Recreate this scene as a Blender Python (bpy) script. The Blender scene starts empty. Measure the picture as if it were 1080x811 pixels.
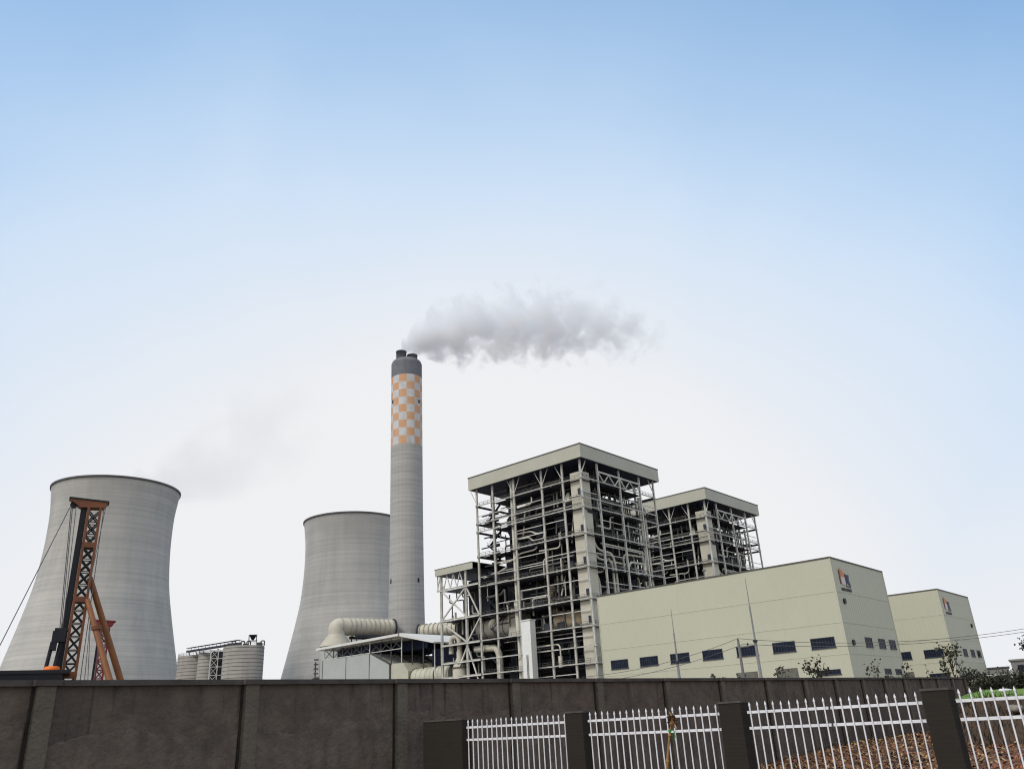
import bpy, math, random
from mathutils import Vector, Matrix
from mathutils import noise as NZ
random.seed(7)
S = bpy.context.scene
COL = S.collection
R = math.radians

# ------------------------------------------------------------------ camera
EYE = 2.1
PITCH, ROLL = R(22.953), R(-3.165)
AX = 40.693                      # azimuth (deg, clockwise from +Y) of the plant's u axis
cam_d = bpy.data.cameras.new('camera'); cam = bpy.data.objects.new('camera', cam_d); COL.objects.link(cam)
cam_d.sensor_width = 36; cam_d.sensor_fit = 'HORIZONTAL'; cam_d.lens = 843.66/1080*36
cam_d.clip_start = 0.1; cam_d.clip_end = 12000
_f = Vector((0, math.cos(PITCH), math.sin(PITCH))); _u = Vector((0, -math.sin(PITCH), math.cos(PITCH))); _r = Vector((1, 0, 0))
_r2 = _r*math.cos(ROLL)+_u*math.sin(ROLL); _u2 = -_r*math.sin(ROLL)+_u*math.cos(ROLL)
m = Matrix((_r2, _u2, -_f)).transposed().to_4x4(); m.translation = (0, 0, EYE)
cam.matrix_world = m
S.camera = cam

# ------------------------------------------------------------------ sky, sun, exposure
SUN_AZ, SUN_EL = -132.0, 47.0
w = bpy.data.worlds.new('World'); S.world = w; w.use_nodes = True
nt = w.node_tree; N = nt.nodes; Lk = nt.links
for n in list(N): N.remove(n)
out = N.new('ShaderNodeOutputWorld'); bg = N.new('ShaderNodeBackground'); bg.inputs['Strength'].default_value = 0.1
sky = N.new('ShaderNodeTexSky'); sky.sky_type = 'NISHITA'; sky.sun_disc = False
sky.sun_elevation = R(SUN_EL); sky.sun_rotation = R(SUN_AZ); sky.air_density = 1.0; sky.dust_density = 1.0; sky.ozone_density = 1.6
tc = N.new('ShaderNodeTexCoord')
def wmath(op, a, b=None, c=None, clamp=False):
    n = N.new('ShaderNodeMath'); n.operation = op; n.use_clamp = clamp
    for i, v in enumerate((a, b, c)):
        if v is None: continue
        if isinstance(v, (int, float)): n.inputs[i].default_value = v
        else: Lk.new(v, n.inputs[i])
    return n.outputs[0]
# a thin bright haze thickens towards the horizon and reaches highest straight ahead
nrm = N.new('ShaderNodeVectorMath'); nrm.operation = 'NORMALIZE'; Lk.new(tc.outputs['Generated'], nrm.inputs[0])
sep = N.new('ShaderNodeSeparateXYZ'); Lk.new(nrm.outputs[0], sep.inputs[0])
noi = N.new('ShaderNodeTexNoise'); noi.inputs['Scale'].default_value = 2.6; noi.inputs['Detail'].default_value = 6; noi.inputs['Distortion'].default_value = 0.4
Lk.new(nrm.outputs[0], noi.inputs['Vector'])
hx = wmath('MULTIPLY', wmath('ADD', sep.outputs['X'], 0.07), 0.86)
rho = wmath('SQRT', wmath('ADD', wmath('MULTIPLY', hx, hx), wmath('MULTIPLY', sep.outputs['Z'], sep.outputs['Z'])))
rho = wmath('ADD', rho, wmath('MULTIPLY', wmath('SUBTRACT', noi.outputs['Fac'], 0.5), 0.10))
mr = N.new('ShaderNodeMapRange'); mr.interpolation_type = 'SMOOTHSTEP'; Lk.new(rho, mr.inputs['Value'])
mr.inputs['From Min'].default_value = 0.36; mr.inputs['From Max'].default_value = 0.72
mr.inputs['To Min'].default_value = 1.0; mr.inputs['To Max'].default_value = 0.0
# unseen bright sky lobe added behind the camera to whiten the ambient light
dot2 = N.new('ShaderNodeVectorMath'); dot2.operation = 'DOT_PRODUCT'; Lk.new(nrm.outputs[0], dot2.inputs[0])
dot2.inputs[1].default_value = (math.sin(R(185))*math.cos(R(42)), math.cos(R(185))*math.cos(R(42)), math.sin(R(42)))
mr2 = N.new('ShaderNodeMapRange'); mr2.interpolation_type = 'SMOOTHSTEP'; Lk.new(wmath('ARCCOSINE', dot2.outputs['Value']), mr2.inputs['Value'])
mr2.inputs['From Min'].default_value = R(45); mr2.inputs['From Max'].default_value = R(85); mr2.inputs['To Min'].default_value = 0.9; mr2.inputs['To Max'].default_value = 0.0
low = N.new('ShaderNodeMapRange'); low.interpolation_type = 'SMOOTHSTEP'; Lk.new(sep.outputs['Z'], low.inputs['Value'])
low.inputs['From Min'].default_value = 0.03; low.inputs['From Max'].default_value = 0.42; low.inputs['To Min'].default_value = 0.9; low.inputs['To Max'].default_value = 0.0
veil = wmath('MAXIMUM', wmath('MAXIMUM', mr.outputs[0], low.outputs[0]), mr2.outputs[0], clamp=True)
mr3 = N.new('ShaderNodeMapRange'); mr3.interpolation_type = 'SMOOTHSTEP'; Lk.new(rho, mr3.inputs['Value'])
mr3.inputs['From Min'].default_value = 0.57; mr3.inputs['From Max'].default_value = 0.87; mr3.inputs['To Min'].default_value = 1.0; mr3.inputs['To Max'].default_value = 0.0
def wmix(fac, a, b, blend='MIX'):
    n = N.new('ShaderNodeMix'); n.data_type = 'RGBA'; n.blend_type = blend
    if isinstance(fac, (int, float)): n.inputs['Factor'].default_value = fac
    else: Lk.new(fac, n.inputs['Factor'])
    for k, v in (('A', a), ('B', b)):
        if isinstance(v, tuple): n.inputs[k].default_value = v
        else: Lk.new(v, n.inputs[k])
    return n
base = wmix(0.65, wmix(1.0, sky.outputs[0], (1.9, 2.3, 2.35, 1), 'MULTIPLY').outputs['Result'], (2.7, 4.95, 8.15, 1))
thin = wmix(mr3.outputs[0], base.outputs['Result'], (5.7, 7.35, 9.4, 1))
mix = wmix(veil, thin.outputs['Result'], (8.7, 8.75, 8.9, 1))
Lk.new(mix.outputs['Result'], bg.inputs['Color']); Lk.new(bg.outputs[0], out.inputs[0])

sl = bpy.data.lights.new('sun', 'SUN'); sl.energy = 1.7; sl.angle = R(14); sl.color = (1, 0.95, 0.87)
sun = bpy.data.objects.new('sun', sl); COL.objects.link(sun)
sd = Vector((math.sin(R(SUN_AZ))*math.cos(R(SUN_EL)), math.cos(R(SUN_AZ))*math.cos(R(SUN_EL)), math.sin(R(SUN_EL))))
sun.rotation_euler = sd.to_track_quat('Z', 'Y').to_euler()

S.view_settings.view_transform = 'Standard'; S.view_settings.look = 'None'; S.view_settings.gamma = 1
S.view_settings.use_curve_mapping = False; S.view_settings.exposure = 0.0
S.cycles.use_denoising = True; S.cycles.filter_width = 1.15
try: S.cycles.denoiser = 'OPENIMAGEDENOISE'
except Exception: pass
S.cycles.volume_bounces = 14; S.cycles.max_bounces = 14; S.cycles.diffuse_bounces = 4; S.cycles.glossy_bounces = 3; S.cycles.transparent_max_bounces = 12
S.cycles.volume_step_rate = 1.0

# ------------------------------------------------------------------ plant frame
A = R(AX); ROT = R(90-AX)
def W(u, v, z=0.0): return Vector((u*math.sin(A)-v*math.cos(A), u*math.cos(A)+v*math.sin(A), z))
def P(az, r, z=0.0): return Vector((math.sin(R(az))*r, math.cos(R(az))*r, z))
HAZE = P

# ------------------------------------------------------------------ materials
def rgba(c): return (c[0], c[1], c[2], 1)
MATS = {}
def mat(name, col, rough=0.7, metal=0.0, var=0.0, vscale=0.3, col2=None, bump=None, spec=0.3, stretch=(1, 1, 1), detail=6, streak=None):
    """plain procedural paint / concrete: base colour varied by noise; bump=(kind, scale, strength, dist)"""
    if name in MATS: return MATS[name]
    mt = bpy.data.materials.new(name); mt.use_nodes = True; t = mt.node_tree; n = t.nodes; l = t.links
    b = n['Principled BSDF']; b.inputs['Roughness'].default_value = rough; b.inputs['Metallic'].default_value = metal
    b.inputs['Specular IOR Level'].default_value = spec; b.inputs['Base Color'].default_value = rgba(col)
    co = n.new('ShaderNodeTexCoord'); last = None
    if var > 0 or col2:
        mp = n.new('ShaderNodeMapping'); mp.inputs['Scale'].default_value = stretch; l.new(co.outputs['Object'], mp.inputs[0])
        no = n.new('ShaderNodeTexNoise'); no.inputs['Scale'].default_value = vscale; no.inputs['Detail'].default_value = detail; no.inputs['Roughness'].default_value = 0.62
        l.new(mp.outputs[0], no.inputs['Vector'])
        cr = n.new('ShaderNodeValToRGB'); l.new(no.outputs['Fac'], cr.inputs[0])
        c2 = col2 or tuple(min(1, c*(1+var)) for c in col); c1 = tuple(c*(1-var) for c in col) if not col2 else col
        cr.color_ramp.elements[0].position = 0.32; cr.color_ramp.elements[1].position = 0.68
        cr.color_ramp.elements[0].color = rgba(c1); cr.color_ramp.elements[1].color = rgba(c2)
        last = cr.outputs[0]
        l.new(last, b.inputs['Base Color'])
    if streak:   # (scale xyz, colour, low, high): rain streaks and lift marks with their own shape
        for (sc, c3, lo, hi) in streak:
            mp = n.new('ShaderNodeMapping'); mp.inputs['Scale'].default_value = sc; l.new(co.outputs['Object'], mp.inputs[0])
            no = n.new('ShaderNodeTexNoise'); no.inputs['Scale'].default_value = 1; no.inputs['Detail'].default_value = 5; l.new(mp.outputs[0], no.inputs['Vector'])
            r_ = n.new('ShaderNodeMapRange'); l.new(no.outputs['Fac'], r_.inputs['Value']); r_.inputs['From Min'].default_value = lo; r_.inputs['From Max'].default_value = hi
            mx = n.new('ShaderNodeMix'); mx.data_type = 'RGBA'; l.new(r_.outputs[0], mx.inputs['Factor'])
            if last: l.new(last, mx.inputs['A'])
            else: mx.inputs['A'].default_value = rgba(col)
            mx.inputs['B'].default_value = rgba(c3); last = mx.outputs['Result']
        l.new(last, b.inputs['Base Color'])
    if bump:
        kind, sc, st, di = bump
        bp = n.new('ShaderNodeBump'); bp.inputs['Strength'].default_value = st; bp.inputs['Distance'].default_value = di
        if kind == 'noise':
            x = n.new('ShaderNodeTexNoise'); x.inputs['Scale'].default_value = sc; x.inputs['Detail'].default_value = 6; l.new(co.outputs['Object'], x.inputs['Vector']); o = x.outputs['Fac']
        else:        # ribs along an axis
            x = n.new('ShaderNodeTexWave'); x.wave_type = 'BANDS'; x.bands_direction = kind; x.inputs['Scale'].default_value = sc; l.new(co.outputs['Object'], x.inputs['Vector']); o = x.outputs['Fac']
        l.new(o, bp.inputs['Height']); l.new(bp.outputs[0], b.inputs['Normal'])
    MATS[name] = mt
    return mt

M_STEEL = mat('grey_white_steel_paint', (0.62, 0.61, 0.56), 0.5, var=0.2, vscale=0.35)
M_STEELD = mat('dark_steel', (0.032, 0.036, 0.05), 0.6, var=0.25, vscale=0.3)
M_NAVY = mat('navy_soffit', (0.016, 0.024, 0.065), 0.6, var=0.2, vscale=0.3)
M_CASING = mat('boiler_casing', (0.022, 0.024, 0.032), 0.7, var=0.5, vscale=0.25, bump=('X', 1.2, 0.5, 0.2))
M_BEIGE = mat('beige_duct', (0.54, 0.51, 0.42), 0.6, var=0.12, vscale=0.2)
M_BEIGED = mat('weathered_beige_duct', (0.38, 0.355, 0.29), 0.7, var=0.2, vscale=0.3)
M_RUST = mat('rusty_duct', (0.34, 0.24, 0.14), 0.75, col2=(0.55, 0.46, 0.31), vscale=0.25)
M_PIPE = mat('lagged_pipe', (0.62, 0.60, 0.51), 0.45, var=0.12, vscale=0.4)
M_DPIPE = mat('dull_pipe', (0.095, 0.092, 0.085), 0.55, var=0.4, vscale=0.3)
M_FASCIA = mat('fascia_panel', (0.47, 0.46, 0.38), 0.6, var=0.06, vscale=0.12, bump=('Y', 0.6, 0.15, 0.05))
M_CLAD = mat('hall_cladding', (0.52, 0.517, 0.402), 0.6, var=0.03, vscale=0.05, bump=('Y', 0.26, 0.5, 0.10),
             streak=[((0.9, 0.9, 0.05), (0.497, 0.494, 0.39), 0.55, 0.9)])
M_CLADE = mat('hall_cladding_end', (0.52, 0.517, 0.402), 0.6, var=0.03, vscale=0.05, bump=('X', 0.26, 0.5, 0.10),
              streak=[((0.9, 0.9, 0.05), (0.497, 0.494, 0.39), 0.55, 0.9)])
M_TRIM = mat('cladding_trim', (0.52, 0.517, 0.402), 0.5, var=0.05)
M_SEAM = mat('cladding_seam', (0.497, 0.494, 0.39), 0.7, var=0.05)
M_COPE = mat('dark_coping', (0.09, 0.085, 0.075), 0.6, var=0.2)
M_GLASS = mat('dark_window_glass', (0.012, 0.017, 0.032), 0.35, var=0.5, vscale=0.5, spec=0.12)
M_WFRAME = mat('window_frame', (0.035, 0.042, 0.06), 0.5, var=0.2)
M_LOUV = mat('grey_louvre', (0.18, 0.175, 0.15), 0.6, var=0.2, vscale=0.8, bump=('Y', 2.5, 0.8, 0.05))
M_WHITE = mat('white_paint', (0.78, 0.78, 0.76), 0.5, var=0.06, vscale=0.5)
M_FENCE = mat('white_fence_paint', (0.78, 0.78, 0.81), 0.4, var=0.08, vscale=3, streak=[((9, 9, 2.2), (0.52, 0.50, 0.48), 0.60, 0.85)])
M_BLACK = mat('black_steel', (0.012, 0.013, 0.018), 0.5, var=0.3, vscale=0.8)
M_ORNG = mat('rig_orange', (0.25, 0.088, 0.036), 0.6, col2=(0.15, 0.06, 0.033), vscale=1.2)
M_TUBE = mat('rig_brown_tube', (0.29, 0.115, 0.042), 0.55, col2=(0.19, 0.08, 0.036), vscale=1.0)
M_RED = mat('rig_crimson', (0.23, 0.03, 0.035), 0.6, col2=(0.14, 0.025, 0.03), vscale=1.0)
M_HOT = mat('orange_pad', (0.85, 0.19, 0.02), 0.5, var=0.1, vscale=2)
M_ESP = mat('pale_grey_casing', (0.43, 0.445, 0.425), 0.6, var=0.05, vscale=0.15)
M_ESPB = mat('beige_grey_panel', (0.52, 0.51, 0.41), 0.6, var=0.07, vscale=0.2)
M_ROOFW = mat('white_roof_sheet', (0.70, 0.70, 0.67), 0.5, var=0.05, vscale=0.2)
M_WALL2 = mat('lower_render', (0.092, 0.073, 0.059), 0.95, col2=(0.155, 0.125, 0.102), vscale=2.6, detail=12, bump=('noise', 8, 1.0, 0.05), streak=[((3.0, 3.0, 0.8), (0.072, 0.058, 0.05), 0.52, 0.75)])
M_GAP = mat('dirty_shaded_joint', (0.028, 0.024, 0.022), 0.95, var=0.3, vscale=3)  # shade and dirt of the pilaster gap, put into one dark colour
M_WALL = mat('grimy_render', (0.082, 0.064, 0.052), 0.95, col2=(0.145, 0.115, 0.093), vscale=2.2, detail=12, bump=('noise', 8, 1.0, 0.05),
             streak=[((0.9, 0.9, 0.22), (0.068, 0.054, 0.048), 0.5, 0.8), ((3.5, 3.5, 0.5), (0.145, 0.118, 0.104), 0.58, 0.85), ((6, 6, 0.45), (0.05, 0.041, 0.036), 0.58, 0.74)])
M_WALLP = mat('render_post', (0.098, 0.083, 0.068), 0.95, col2=(0.15, 0.128, 0.10), vscale=2.2, detail=10, bump=('noise', 12, 1.0, 0.04))
M_WALLC = mat('wall_coping', (0.075, 0.066, 0.06), 0.95, var=0.3, vscale=1.5, bump=('noise', 10, 0.6, 0.03))
M_WIRE = mat('wire', (0.10, 0.10, 0.11), 0.6)
M_POLE = mat('pole_grey', (0.17, 0.17, 0.17), 0.5, var=0.15)
M_BARK = mat('bark', (0.055, 0.045, 0.035), 0.9, var=0.3, vscale=2)
M_LEAFD = mat('dark_leaf', (0.035, 0.035, 0.022), 0.8, var=0.5, vscale=1.5)
M_LEAFG = mat('grey_green_leaf', (0.07, 0.075, 0.045), 0.8, var=0.5, vscale=0.8)
M_DRY = mat('dry_leaf', (0.20, 0.115, 0.05), 0.9, var=0.5, vscale=5)
M_NET = mat('green_dust_net', (0.07, 0.17, 0.03), 0.9, col2=(0.21, 0.32, 0.06), vscale=1.2, bump=('noise', 6, 0.5, 0.05))
M_GROUND = mat('bare_earth', (0.14, 0.11, 0.085), 0.95, col2=(0.22, 0.18, 0.14), vscale=0.05, detail=10)

# ------------------------------------------------------------------ mesh helpers
class MB:
    def __init__(s): s.v = []; s.f = []; s.sm = []; s.mi = []; s.m = 0
    def add(s, vs, fs, smooth=False):
        b = len(s.v); s.v += [tuple(x) for x in vs]
        for f in fs: s.f.append(tuple(i+b for i in f)); s.sm.append(smooth); s.mi.append(s.m)
    def box(s, x0, x1, y0, y1, z0, z1):
        if x0 > x1: x0, x1 = x1, x0
        if y0 > y1: y0, y1 = y1, y0
        if z0 > z1: z0, z1 = z1, z0
        s.add([(x0, y0, z0), (x1, y0, z0), (x1, y1, z0), (x0, y1, z0), (x0, y0, z1), (x1, y0, z1), (x1, y1, z1), (x0, y1, z1)],
              [(0, 3, 2, 1), (4, 5, 6, 7), (0, 1, 5, 4), (1, 2, 6, 5), (2, 3, 7, 6), (3, 0, 4, 7)])
        return s
    def hexa(s, p): # 8 points, bottom 4 then top 4
        s.add(p, [(0, 3, 2, 1), (4, 5, 6, 7), (0, 1, 5, 4), (1, 2, 6, 5), (2, 3, 7, 6), (3, 0, 4, 7)]); return s
    def bar(s, a, b, w, h=None, up=(0, 0, 1)):
        a = Vector(a); b = Vector(b); d = b-a
        if d.length < 1e-6: return s
        d.normalize(); up = Vector(up)
        if abs(d.dot(up)) > 0.98: up = Vector((0, 1, 0))
        x = d.cross(up).normalized(); y = x.cross(d).normalized(); h = w if h is None else h
        q = [(-w/2, -h/2), (w/2, -h/2), (w/2, h/2), (-w/2, h/2)]
        vs = [a+x*i+y*j for i, j in q]+[b+x*i+y*j for i, j in q]
        s.add(vs, [(0, 1, 2, 3), (7, 6, 5, 4), (4, 5, 1, 0), (5, 6, 2, 1), (6, 7, 3, 2), (7, 4, 0, 3)]); return s
    def ibeam(s, a, b, w, h):    # an I section: two flanges and a web
        a = Vector(a); b = Vector(b); d = (b-a).normalized(); up = Vector((0, 0, 1))
        if abs(d.dot(up)) > 0.98: up = Vector((0, 1, 0))
        x = d.cross(up).normalized(); y = x.cross(d).normalized()
        t = h*0.14
        s.bar(a+y*(h/2-t/2), b+y*(h/2-t/2), w, t, up); s.bar(a-y*(h/2-t/2), b-y*(h/2-t/2), w, t, up); s.bar(a, b, w*0.22, h-2*t, up)
        return s
    def tube(s, pts, rad, seg=8, caps=True, smooth=True):
        pts = [Vector(p) for p in pts]; n = len(pts)
        rads = rad if isinstance(rad, (list, tuple)) else [rad]*n
        ref = None; rings = []
        for i in range(n):
            d = (pts[min(i+1, n-1)]-pts[max(i-1, 0)]).normalized()
            if ref is None:
                ref = Vector((0, 0, 1)) if abs(d.z) < 0.9 else Vector((1, 0, 0))
            x = d.cross(ref)
            if x.length < 1e-4: x = d.cross(Vector((0.3, 1, 0.2)))
            x.normalize(); y = x.cross(d).normalized(); ref = y
            rings.append([pts[i]+(x*math.cos(k*2*math.pi/seg)+y*math.sin(k*2*math.pi/seg))*rads[i] for k in range(seg)])
        vs = [p for r_ in rings for p in r_]; fs = []
        for i in range(n-1):
            for k in range(seg):
                k2 = (k+1) % seg; fs.append(((i+1)*seg+k, (i+1)*seg+k2, i*seg+k2, i*seg+k))
        s.add(vs, fs, smooth)
        if caps:
            s.add(rings[0], [tuple(reversed(range(seg)))][::-1]); s.add(rings[-1], [tuple(range(seg))])
        return s
    def lathe(s, prof, seg=48, c=(0, 0, 0), smooth=True, a0=0.0):
        vs = []; fs = []
        for (r_, z) in prof:
            for k in range(seg):
                a = a0+k*2*math.pi/seg; vs.append((c[0]+r_*math.cos(a), c[1]+r_*math.sin(a), c[2]+z))
        for i in range(len(prof)-1):
            for k in range(seg):
                k2 = (k+1) % seg; fs.append((i*seg+k, i*seg+k2, (i+1)*seg+k2, (i+1)*seg+k))
        s.add(vs, fs, smooth); return s
    def disc(s, c, r_, seg=32, up=True):
        vs = [(c[0]+r_*math.cos(k*2*math.pi/seg), c[1]+r_*math.sin(k*2*math.pi/seg), c[2]) for k in range(seg)]
        s.add(vs, [tuple(range(seg)) if up else tuple(reversed(range(seg)))]); return s
    def build(s, name, material, parent=None, loc=(0, 0, 0), rz=0.0):
        me = bpy.data.meshes.new(name); me.from_pydata(s.v, [], s.f); 
        me.polygons.foreach_set('use_smooth', s.sm)
        ms = material if isinstance(material, (list, tuple)) else [material]
        for q in ms: me.materials.append(q)
        if len(ms) > 1: me.polygons.foreach_set('material_index', s.mi)
        me.update()
        o = bpy.data.objects.new(name, me); COL.objects.link(o); o.location = loc; o.rotation_euler = (0, 0, rz)
        if parent: o.parent = parent
        return o
def tag(o, label=None, cat=None, group=None, kind=None):
    if label: o['label'] = label
    if cat: o['category'] = cat
    if group: o['group'] = group
    if kind: o['kind'] = kind
    return o
def thing(name, label, cat, loc=(0, 0, 0), rz=0.0, group=None):
    o = bpy.data.objects.new(name, None); COL.objects.link(o); o.location = loc; o.rotation_euler = (0, 0, rz)
    return tag(o, label, cat, group)
def copy_tree(o, parent=None):
    c = o.copy(); COL.objects.link(c)
    if parent: c.parent = parent
    for ch in list(o.children): copy_tree(ch, c)
    return c
def bend(pts, rad, n=5):
    """round the corners of a pipe run"""
    pts = [Vector(p) for p in pts]; o = [pts[0]]
    for i in range(1, len(pts)-1):
        a, b, c = pts[i-1], pts[i], pts[i+1]
        d1 = (a-b); d2 = (c-b); k = min(rad, d1.length*0.48, d2.length*0.48)
        p1 = b+d1.normalized()*k; p2 = b+d2.normalized()*k
        for j in range(n+1):
            t = j/n; o.append(p1*(1-t)**2+b*2*t*(1-t)+p2*t*t)
    o.append(pts[-1]); return o

# ------------------------------------------------------------------ ground
g = MB()
GX = [-6000, -2500, -800, -250, -80, -20, 20, 80, 250, 800, 2500, 6000]
for i in range(len(GX)-1):
    for j in range(len(GX)-1):
        g.add([(GX[i], GX[j], 0), (GX[i+1], GX[j], 0), (GX[i+1], GX[j+1], 0), (GX[i], GX[j+1], 0)], [(0, 1, 2, 3)])
tag(g.build('ground', M_GROUND), kind='structure')

# ------------------------------------------------------------------ cooling towers
def tower_mat():
    mt = bpy.data.materials.new('tower_concrete'); mt.use_nodes = True; t = mt.node_tree; n = t.nodes; l = t.links
    b = n['Principled BSDF']; b.inputs['Roughness'].default_value = 0.9; b.inputs['Specular IOR Level'].default_value = 0.15
    co = n.new('ShaderNodeTexCoord'); sp = n.new('ShaderNodeSeparateXYZ'); l.new(co.outputs['Object'], sp.inputs[0])
    def noise(sc, det, scale3):
        mp = n.new('ShaderNodeMapping'); mp.inputs['Scale'].default_value = scale3; l.new(co.outputs['Object'], mp.inputs[0])
        x = n.new('ShaderNodeTexNoise'); x.inputs['Scale'].default_value = sc; x.inputs['Detail'].default_value = det; x.inputs['Roughness'].default_value = 0.65
        l.new(mp.outputs[0], x.inputs['Vector']); return x.outputs['Fac']
    def mth(op, a, b_):
        x = n.new('ShaderNodeMath'); x.operation = op
        for i, v in enumerate((a, b_)):
            if isinstance(v, (int, float)): x.inputs[i].default_value = v
            else: l.new(v, x.inputs[i])
        return x.outputs[0]
    lift = noise(1.0, 2, (0.006, 0.006, 0.55))     # each 1.4 m pour lift has its own tone
    band = noise(1.0, 4, (0.012, 0.012, 0.10))
    vert = noise(1.0, 5, (0.16, 0.16, 0.012))
    blot = noise(0.05, 6, (1, 1, 1))
    s_ = mth('ADD', mth('ADD', mth('MULTIPLY', lift, 0.42), mth('MULTIPLY', band, 0.30)), mth('ADD', mth('MULTIPLY', vert, 0.46), mth('MULTIPLY', blot, 0.26)))
    cr = n.new('ShaderNodeValToRGB'); l.new(s_, cr.inputs[0])
    e = cr.color_ramp.elements; e[0].position = 0.52; e[0].color = (0.36, 0.36, 0.34, 1); e[1].position = 0.90; e[1].color = (0.54, 0.522, 0.49, 1)
    # thin joint lines between lifts
    fr = mth('FRACT', mth('MULTIPLY', sp.outputs['Z'], 1/2.9), 0)
    ln = mth('LESS_THAN', fr, 0.10)
    mx = n.new('ShaderNodeMix'); mx.data_type = 'RGBA'; l.new(mth('MULTIPLY', ln, 0.35), mx.inputs['Factor']); l.new(cr.outputs[0], mx.inputs['A'])
    mx.inputs['B'].default_value = (0.30, 0.29, 0.275, 1)
    l.new(mx.outputs['Result'], b.inputs['Base Color'])
    return mt
M_TOWER = tower_mat()
M_RIM = mat('tower_rim_concrete', (0.13, 0.13, 0.135), 0.9, var=0.2, vscale=0.2)
PROF = [(54.5, 9), (52.6, 16), (50.0, 27), (47.0, 40), (43.4, 56), (39.6, 74), (36.7, 90), (35.2, 106), (34.7, 120), (35.0, 134), (36.2, 145), (36.8, 149)]
def smooth_prof(p, n=60):
    zs = [p[0][1]+(p[-1][1]-p[0][1])*i/n for i in range(n+1)]; o = []
    for z in zs:
        for i in range(len(p)-1):
            if p[i][1] <= z <= p[i+1][1]+1e-6:
                p0 = p[max(i-1, 0)]; p1 = p[i]; p2 = p[i+1]; p3 = p[min(i+2, len(p)-1)]
                t = (z-p1[1])/(p2[1]-p1[1])
                m1 = (p2[0]-p0[0])/(p2[1]-p0[1])*(p2[1]-p1[1]); m2 = (p3[0]-p1[0])/(p3[1]-p1[1])*(p2[1]-p1[1])
                r_ = (2*t**3-3*t*t+1)*p1[0]+(t**3-2*t*t+t)*m1+(-2*t**3+3*t*t)*p2[0]+(t**3-t*t)*m2
                o.append((r_, z)); break
    return o
def cooling_tower(loc, label):
    t = thing('cooling_tower', label, 'cooling tower', loc, 0.4, 'hyperbolic cooling towers')
    pf = smooth_prof(PROF); s = MB(); s.lathe(pf, 96); inn = [(r_-0.5, z) for r_, z in reversed(pf)]
    s.lathe(inn, 96); s.build('shell', M_TOWER, t)
    r_ = MB(); r_.lathe([(36.5, 148.3), (37.3, 148.5), (37.4, 149.6), (36.0, 149.7), (35.9, 148.8)], 96); r_.build('rim_walkway', M_RIM, t)
    lg = MB()
    for k in range(40):
        a = k*2*math.pi/40
        for d in (-1, 1):
            b = a+d*math.pi/40
            lg.bar((56.5*math.cos(a), 56.5*math.sin(a), 0), (54.4*math.cos(b), 54.4*math.sin(b), 9.2), 0.9)
    lg.build('diagonal_legs', M_TOWER, t)
    return t
cooling_tower(P(-27.45, 548), 'larger looking concrete cooling tower behind the orange pile driver')
cooling_tower(P(-11.9, 616), 'more distant concrete cooling tower half covered by the chimney')

# ------------------------------------------------------------------ chimney
CH = P(-8.15, 425)
def chimney_mat():
    mt = bpy.data.materials.new('chimney_concrete'); mt.use_nodes = True; t = mt.node_tree; n = t.nodes; l = t.links
    b = n['Principled BSDF']; b.inputs['Roughness'].default_value = 0.85; b.inputs['Specular IOR Level'].default_value = 0.2
    co = n.new('ShaderNodeTexCoord')
    mp = n.new('ShaderNodeMapping'); mp.inputs['Scale'].default_value = (0.05, 0.05, 0.6); l.new(co.outputs['Object'], mp.inputs[0])
    x = n.new('ShaderNodeTexNoise'); x.inputs['Scale'].default_value = 1; x.inputs['Detail'].default_value = 5; l.new(mp.outputs[0], x.inputs['Vector'])
    cr = n.new('ShaderNodeValToRGB'); l.new(x.outputs['Fac'], cr.inputs[0]); e = cr.color_ramp.elements
    e[0].position = 0.3; e[0].color = (0.36, 0.355, 0.34, 1); e[1].position = 0.72; e[1].color = (0.46, 0.45, 0.425, 1)
    sp = n.new('ShaderNodeSeparateXYZ'); l.new(co.outputs['Object'], sp.inputs[0])
    def mth(op, a, b_=0):
        q = n.new('ShaderNodeMath'); q.operation = op
        for i, v in enumerate((a, b_)):
            if isinstance(v, (int, float)): q.inputs[i].default_value = v
            else: l.new(v, q.inputs[i])
        return q.outputs[0]
    ln = mth('LESS_THAN', mth('FRACT', mth('MULTIPLY', sp.outputs['Z'], 1/2.4)), 0.12)
    an = mth('ARCTAN2', sp.outputs['Y'], sp.outputs['X'])
    lv = mth('LESS_THAN', mth('FRACT', mth('MULTIPLY', an, 24/(2*math.pi))), 0.08)
    mx = n.new('ShaderNodeMix'); mx.data_type = 'RGBA'; l.new(mth('MULTIPLY', mth('MAXIMUM', ln, lv), 0.28), mx.inputs['Factor']); l.new(cr.outputs[0], mx.inputs['A'])
    mx.inputs['B'].default_value = (0.17, 0.165, 0.16, 1); l.new(mx.outputs['Result'], b.inputs['Base Color'])
    return mt
M_CHIM = chimney_mat()
M_CHTOP = mat('chimney_top_grey', (0.17, 0.18, 0.20), 0.85, var=0.15, vscale=0.3)
M_CHW = mat('chimney_white_paint', (0.56, 0.57, 0.58), 0.7, var=0.12, vscale=0.25, streak=[((0.3, 0.3, 0.06), (0.45, 0.42, 0.40), 0.52, 0.8)])
M_CHO = mat('chimney_orange_paint', (0.64, 0.31, 0.15), 0.7, col2=(0.58, 0.38, 0.24), vscale=0.35, streak=[((0.5, 0.5, 0.08), (0.60, 0.45, 0.33), 0.55, 0.85)])
M_FLUE = mat('flue_steel', (0.13, 0.14, 0.165), 0.6, var=0.2)
ch_rz = math.atan2(-CH.y, -CH.x)      # local +X faces the road
t = thing('chimney', 'tall concrete chimney with an orange and white checked band', 'chimney', CH, ch_rz)
zr = [(11.0, 0), (10.2, 20), (9.5, 42), (9.15, 60), (8.92, 80), (8.76, 105), (8.72, 145.6)]
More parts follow.
